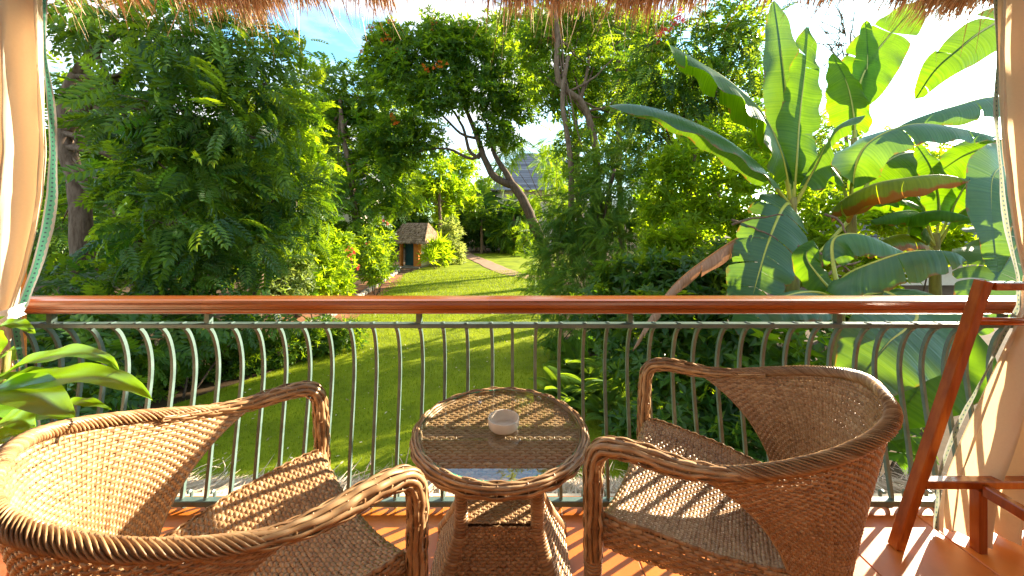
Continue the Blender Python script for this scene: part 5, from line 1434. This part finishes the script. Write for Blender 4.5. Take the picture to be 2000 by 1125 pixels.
def chair_place(mid, back):
    back = np.asarray(back) / np.linalg.norm(back)
    return (mid[0], mid[1], 0.0), math.atan2(-back[0], back[1])
l1, r1 = (0.4949, 1.3827, 0.0), -2.121
l2, r2 = (-0.5639, 1.1907, 0.0), 2.3774
ch1 = build_chair('wicker_armchair', 'brown wicker armchair right of the glass-topped table, in front of the wooden rack', l1, r1)
ch2 = build_chair('wicker_armchair', 'brown wicker armchair left of the glass-topped table, beside the potted plant', l2, r2, ch1)

# ---- round wicker table
TX, TY, TZ = -0.0426, 1.372, 0.622
tb = empty('wicker_table', (TX, TY, 0))
tag(tb, 'round brown wicker side table with inset glass top', 'table')
a = np.linspace(0, 2 * math.pi, 97)
rimp = np.stack([0.3035 * np.cos(a), 0.3035 * np.sin(a), np.full(97, TZ - 0.016)], -1)
mb = MB(); mb.tube(rimp, 0.016, 10, 0.25, cap=False)
def rim_S(p, q):
    A_ = p * 2 * math.pi; B_ = q * 2 * math.pi
    rr = 0.3035 + 0.0195 * np.cos(B_)
    return np.stack([rr * np.cos(A_), rr * np.sin(A_), TZ - 0.016 + 0.0245 * np.sin(B_) - 0.006], -1)
weave(mb, rim_S, 12, 44, amp=0.0022, cover=0.95, thick=0.002, stake=0.003, close_p=True, spp=5, tint=(0.5, 0.2), every=3)
mb.build('rim', M['wicker'], tb, True)
mb = MB()
rows = 40
for i in range(rows):      # woven top: strips across the disc, dipping under the cross strips
    y = -0.288 + 0.576 * (i + 0.5) / rows
    hw = math.sqrt(max(0.0, 0.290 ** 2 - y * y))
    if hw < 0.02: continue
    ncs = max(2, int(2 * hw / 0.0175))
    xs = np.linspace(-hw, hw, ncs * 4 + 1)
    z = TZ - 0.0155 + 0.0013 * np.cos(math.pi * (xs / 0.0175) + math.pi * i)
    mb.tube(np.stack([xs, np.full_like(xs, y), z], -1), 0.0078, 6, np.repeat(np.clip(0.55 + RNG.normal(0, 0.06) + np.repeat(RNG.normal(0, 0.14, ncs + 1), 4)[:len(xs)], 0, 1), 6), cap=False, upref=(0, 0, 1), flat=0.25)
for j in range(-16, 17):
    x = j * 0.0175
    hw = math.sqrt(max(0.0, 0.288 ** 2 - x * x))
    mb.tube([(x, -hw, TZ - 0.0155), (x, hw, TZ - 0.0155)], 0.0045, 4, 0.5, upref=(0, 0, 1), flat=0.4)
tp = mb.build('woven_top', M['wicker'], tb, True)
mb = MB(); mb.lathe([(0.0005, TZ - 0.021), (0.292, TZ - 0.021), (0.292, TZ - 0.03), (0.0005, TZ - 0.03)], seg=64); mb.build('top_board', M['gap_shade'], tp)
mb = MB()
ga = np.arange(96) / 96 * 2 * math.pi
mb.v.append(np.stack([0.2925 * np.cos(ga), 0.2925 * np.sin(ga), np.full(96, TZ)], -1)); mb.t.append(np.full(96, 0.5, np.float32)); mb.f.append(np.arange(96)[None, :]); mb.n = 96
gl = mb.build('glass_top', M['glass'], tb, False)
mb = MB(); mb.lathe([(0.2925, TZ - 0.0075), (0.2932, TZ - 0.004), (0.2926, TZ - 0.0003)], seg=96); mb.build('glass_edge', M['glass_edge'], gl, True)
SH = 0.362
def hwz(z): return 0.128 + 0.150 * np.clip((SH - z) / SH, 0, 1) ** 1.35
for sx in (-1, 1):
    for sy in (-1, 1):
        zz = np.concatenate([np.linspace(TZ - 0.04, SH, 14), np.linspace(SH - 0.02, 0.02, 22)])
        w_ = np.concatenate([np.full(14, 0.128), hwz(np.linspace(SH - 0.02, 0.02, 22))])
        lp = np.stack([sx * w_, sy * w_, zz], -1)
        mb = MB(); mb.tube(lp, 0.019, 10, 0.2); spiral_wrap(mb, lp, 0.0205, 0.0105, 0.0062, 1, (0.45, 0.15), 12, 0.5)
        mb.tube([lp[-1] + [0, 0, 0.004], lp[-1] + [0, 0, -0.02]], 0.018, 10, 0.0)
        mb.build('leg', M['wicker'], tb, True)
for sd in range(4):
    def pan_S(p, q, sd=sd):
        z = SH - 0.004 - q * (SH - 0.03)
        w_ = hwz(z)
        t = (p * 2 - 1) * w_
        o = w_ + 0.006
        x, y = [(t, -o), (o, t), (-t, o), (-o, -t)][sd]
        return np.stack([x, y, z], -1)
    mb = MB(); weave(mb, pan_S, 40, 24, amp=0.0022, cover=1.16, thick=0.0022, stake=0.0038, tint=(0.45, 0.15))
    mb.build('side_panel', M['wicker'], tb, True)
def sh_S(p, q): return np.stack([(p * 2 - 1) * 0.127, (q * 2 - 1) * 0.127, np.full_like(p, SH)], -1)
mb = MB(); weave(mb, sh_S, 22, 18, amp=0.0014, cover=1.16, thick=0.0022, stake=0.0042, tint=(0.6, 0.15))
sf = mb.build('shelf', M['wicker'], tb, True)
MB().box((-0.125, -0.125, SH - 0.016), (0.125, 0.125, SH - 0.008)).build('shelf_board', M['gap_shade'], sf)

ash = empty('ashtray', (TX + 0.012, TY - 0.022, TZ + 0.0006))
ash.scale = (0.93, 0.93, 0.93)
tag(ash, 'round white ceramic ashtray on the glass tabletop', 'ashtray')
mb = MB(); mb.lathe([(0.0005, 0.0), (0.042, 0.0), (0.053, 0.005), (0.0595, 0.014), (0.0615, 0.028), (0.0620, 0.043), (0.0605, 0.0455), (0.0575, 0.0455), (0.0555, 0.043), (0.0545, 0.022), (0.0505, 0.011), (0.044, 0.0075), (0.0005, 0.007)], seg=56)
mb.f[-1] = mb.f[-1]
mb.build('bowl', M['ceramic'], ash, True)

# ------------------------------------------------------------------ wooden rack at right
rk = empty('wooden_rack', (1.95, 1.52, 0))
tag(rk, 'reddish varnished A-frame wooden rack standing by the right curtain', 'rack')
kl = np.array((1.95, 1.52, 0))
def beam(name, a_, b_, w, d, up=(0, 1, 0)):
    mb = MB(); a_, b_ = np.asarray(a_) - kl, np.asarray(b_) - kl
    ax = (b_ - a_); ln = np.linalg.norm(ax); ax /= ln
    u = np.asarray(up, float); u -= ax * u.dot(ax); u /= np.linalg.norm(u); s = np.cross(ax, u)
    bx = MB().bbox((-w / 2, -d / 2, 0), (w / 2, d / 2, ln), 0.004)
    V = bx.v[0]
    mb.add(a_ + V[:, :1] * s + V[:, 1:2] * u + V[:, 2:] * ax, bx.f[0]); mb.f += bx.f[1:]
    return mb.build(name, M['rackwood'], rk)
beam('leg', (1.625, 1.565, 0.0), (1.915, 1.50, 1.140), 0.038, 0.042)
beam('leg', (2.52, 1.50, 0.0), (2.22, 1.50, 1.135), 0.038, 0.042)
beam('top_rail', (1.937, 1.497, 1.118), (2.20, 1.50, 1.118), 0.04, 0.032, (0, 0, 1))
mb = MB(); mb.tube(np.array([(1.895, 1.51, 0.972), (2.245, 1.51, 0.968)]) - kl, 0.016, 12); mb.build('rod', M['rackwood'], rk, True)
beam('cross_bar', (1.715, 1.548, 0.285), (2.43, 1.548, 0.285), 0.04, 0.034, (0, 0, 1))
beam('side_bar', (1.96, 1.525, 0.265), (1.93, 0.95, 0.262), 0.035, 0.045, (0, 0, 1))
beam('foot', (1.955, 1.55, 0.0), (1.955, 1.55, 0.262), 0.035, 0.04)
beam('foot', (1.935, 0.94, 0.0), (1.935, 0.94, 0.262), 0.035, 0.04)
beam('leg', (1.62, 0.90, 0.0), (1.915, 0.92, 1.14), 0.045, 0.046) if False else None

# ------------------------------------------------------------------ curtains
def curtain(name, label, edge_px, tie_z, Yc, outer, sgn, folds, tie_x, tscale):
    """cloth from a fixed outer side to a free inner edge; edge_px = inner edge as (u, v) pairs at distance Yc"""
    root = empty(name, (outer, Yc, 0))
    tag(root, label, 'curtain')
    loc = np.array((outer, Yc, 0))
    e = np.array([P(u, v, Yc) for u, v in edge_px])
    e = e[np.argsort(-e[:, 2])]
    nt, ns = 90, 120
    zs = np.linspace(2.95, 0.02, nt)
    ex = np.interp(-zs, -e[:, 2], e[:, 0])
    pts = np.zeros((nt, ns, 3))
    s = np.linspace(0, 1, ns)
    for i, z in enumerate(zs):
        g = math.exp(-((z - tie_z) / 0.28) ** 2)
        ox = outer + (tie_x + sgn * 0.0 - outer) * 0.55 * g
        x = ex[i] + (ox - ex[i]) * s
        amp = 0.035 * (1 - 0.55 * g) + 0.012
        ph = folds * 2 * math.pi * s + 0.5 * math.sin(z * 1.7) + 1.2 * s * math.sin(z * 0.9 + 1)
        y = amp * np.sin(ph) + 0.42 * amp * np.sin(2.3 * ph + z) + 0.16 * amp * np.sin(5.1 * ph + 2.2 * z) + 0.05 * amp * np.sin(11.3 * ph - 3 * z) + 0.06 * g * np.sin(s * 3.1)
        pts[i, :, 0] = x; pts[i, :, 1] = Yc + y - 0.03 * (1 - s); pts[i, :, 2] = z
    MB().grid(pts - loc).build('cloth', M['cloth'], root, True)
    # patterned trim hanging from the inner edge
    tw_ = tscale * np.interp(-zs, [-2.95, -2.15, -1.9, -1.6, -1.2, -0.98, -0.5, 0], [0.004, 0.006, 0.02, 0.034, 0.046, 0.03, 0.03, 0.05])
    nw = 9
    tp_ = np.zeros((nt, nw, 3)); uv = np.zeros((nt, nw, 3), np.float32)
    for j in range(nw):
        f = j / (nw - 1)
        tp_[:, j, :] = pts[:, 0, :] + np.stack([-sgn * tw_ * f, 0.018 + 0.005 * np.sin(zs * 13 + f * 2) * f + 0.01 * f, 0.002 * np.sin(zs * 60) * f], -1)
        uv[:, j, 0] = f; uv[:, j, 1] = zs
    o = MB().grid(tp_ - loc).build('trim', M['trim'] if sgn < 0 else M['trim_grey'], root, True)
    at = o.data.attributes.new('trimuv', 'FLOAT_VECTOR', 'POINT')
    at.data.foreach_set('vector', uv.reshape(-1))
    return root, pts
c_l, ptsl = curtain('curtain', 'cream curtain with teal patterned edge tied back at the left post',
    [(86, -160), (87, 0), (88, 100), (91, 200), (93, 300), (86, 380), (72, 450), (52, 530), (28, 600), (14, 625), (24, 700), (40, 800), (50, 1000), (52, 1060)], 0.98, 1.62, -2.62, -1, 4.5, -2.25, 1.0)
c_r, ptsr = curtain('curtain', 'cream curtain with patterned edge gathered at the right behind the wooden rack',
    [(1946, -160), (1944, 0), (1946, 100), (1950, 200), (1958, 300), (1968, 380), (1982, 460), (1998, 540), (2000, 600), (1968, 660), (1935, 740), (1890, 840), (1850, 930), (1830, 1030)], 0.98, 1.63, 2.75, 1, 5.5, 2.35, 0.22)
mb = MB()
lt = np.array((-2.62, 1.62, 0))
tie = spline(np.array([P(52, 602, 1.60), P(40, 606, 1.52), P(22, 614, 1.47), P(-5, 622, 1.48), P(-45, 628, 1.55)]), 24) - lt
mb.grid(np.stack([tie + [0, 0, 0.026], tie + [0, -0.010, 0.012], tie + [0, -0.004, 0.0], tie + [0, -0.011, -0.012], tie - [0, 0, 0.026]], 1))
mb.build('tieback', M['clothtie'], c_l, True)

# ------------------------------------------------------------------ potted plant at left
pl = empty('potted_plant', (-1.92, 1.28, 0))
tag(pl, 'potted plant with glossy bright green strap leaves behind the left chair', 'potted plant')
plo = np.array((-1.92, 1.28, 0))
mb = MB(); mb.lathe([(0.0005, 0.0), (0.12, 0.0), (0.155, 0.27), (0.175, 0.27), (0.178, 0.31), (0.16, 0.31), (0.155, 0.285), (0.0005, 0.28)], seg=32)
mb.build('pot', M['pot'], pl, True)
mb = MB()
limb(mb, [np.array((0, 0, 0.27)), np.array((0.01, 0, 0.5)), np.array((0.03, 0.0, 0.78))], 0.022, 0.016, 12, 8); limb(mb, [np.array((0, 0.02, 0.4)), np.array((0.05, 0.06, 0.6)), np.array((0.05, 0.09, 0.9))], 0.014, 0.01, 10, 7)
mb.build('cane', M['pseudostem'], pl, True)
def strap(pts, w, seed, curl=0.25, tw=0.0):
    n = 26
    p = spline(np.asarray(pts), n) - plo
    tan = np.gradient(p, axis=0); tan /= np.linalg.norm(tan, axis=1)[:, None]
    up = np.array((0.1, -0.55 + tw, 1.0))
    sd = np.cross(tan, up); sd /= np.linalg.norm(sd, axis=1)[:, None]
    nr = np.cross(sd, tan)
    t = np.linspace(0, 1, n)
    ww = w * np.clip(np.sin(np.pi * np.clip(0.12 + 0.88 * t, 0, 1) ** 0.8), 0, 1) ** 0.7
    cols = []
    for f in (-1, -0.6, -0.2, 0, 0.2, 0.6, 1):
        cols.append(p + sd * (ww * f)[:, None] + nr * (curl * ww * abs(f) + 0.006 * np.sin(t * 17 + seed + f * 2) * abs(f))[:, None])
    ti = 0.45 + 0.4 * np.sin(seed * 3.3) * 0.5
    return MB().grid(np.stack(cols, 1), ti).build('leaf', M['houseplant'], pl, True)
straps = [([(-2, 735, 1.27), (60, 706, 1.22), (140, 690, 1.16), (205, 700, 1.10), (234, 726, 1.08)], 0.034), ([(0, 758, 1.25), (90, 742, 1.17), (190, 735, 1.08), (260, 755, 1.02), (298, 782, 1.0)], 0.044),
          ([(-10, 760, 1.25), (40, 762, 1.15), (95, 785, 1.06), (145, 818, 1.0)], 0.058), ([(-5, 740, 1.28), (70, 728, 1.3), (140, 727, 1.32)], 0.022), ([(100, 800, 1.3), (160, 785, 1.28), (217, 798, 1.27)], 0.018),
          ([(-10, 800, 1.25), (60, 800, 1.3), (130, 815, 1.36)], 0.045), ([(-10, 640, 1.32), (30, 632, 1.3), (70, 650, 1.27)], 0.022), ([(-10, 830, 1.22), (30, 820, 1.15), (70, 835, 1.1)], 0.04), ([(-20, 870, 1.2), (20, 850, 1.25), (70, 862, 1.3)], 0.045),
          ([(-20, 715, 1.3), (-60, 690, 1.25), (-100, 720, 1.2)], 0.05), ([(-20, 760, 1.3), (-70, 740, 1.35), (-130, 780, 1.4)], 0.05), ([(0, 700, 1.3), (10, 690, 1.45), (30, 705, 1.6)], 0.03), ([(-10, 690, 1.3), (-10, 640, 1.3), (-40, 610, 1.25)], 0.04)]
for i, (q, w) in enumerate(straps):
    strap([P(-6, 745, 1.28)] + pp(*q) if False else pp(*q), w, i)
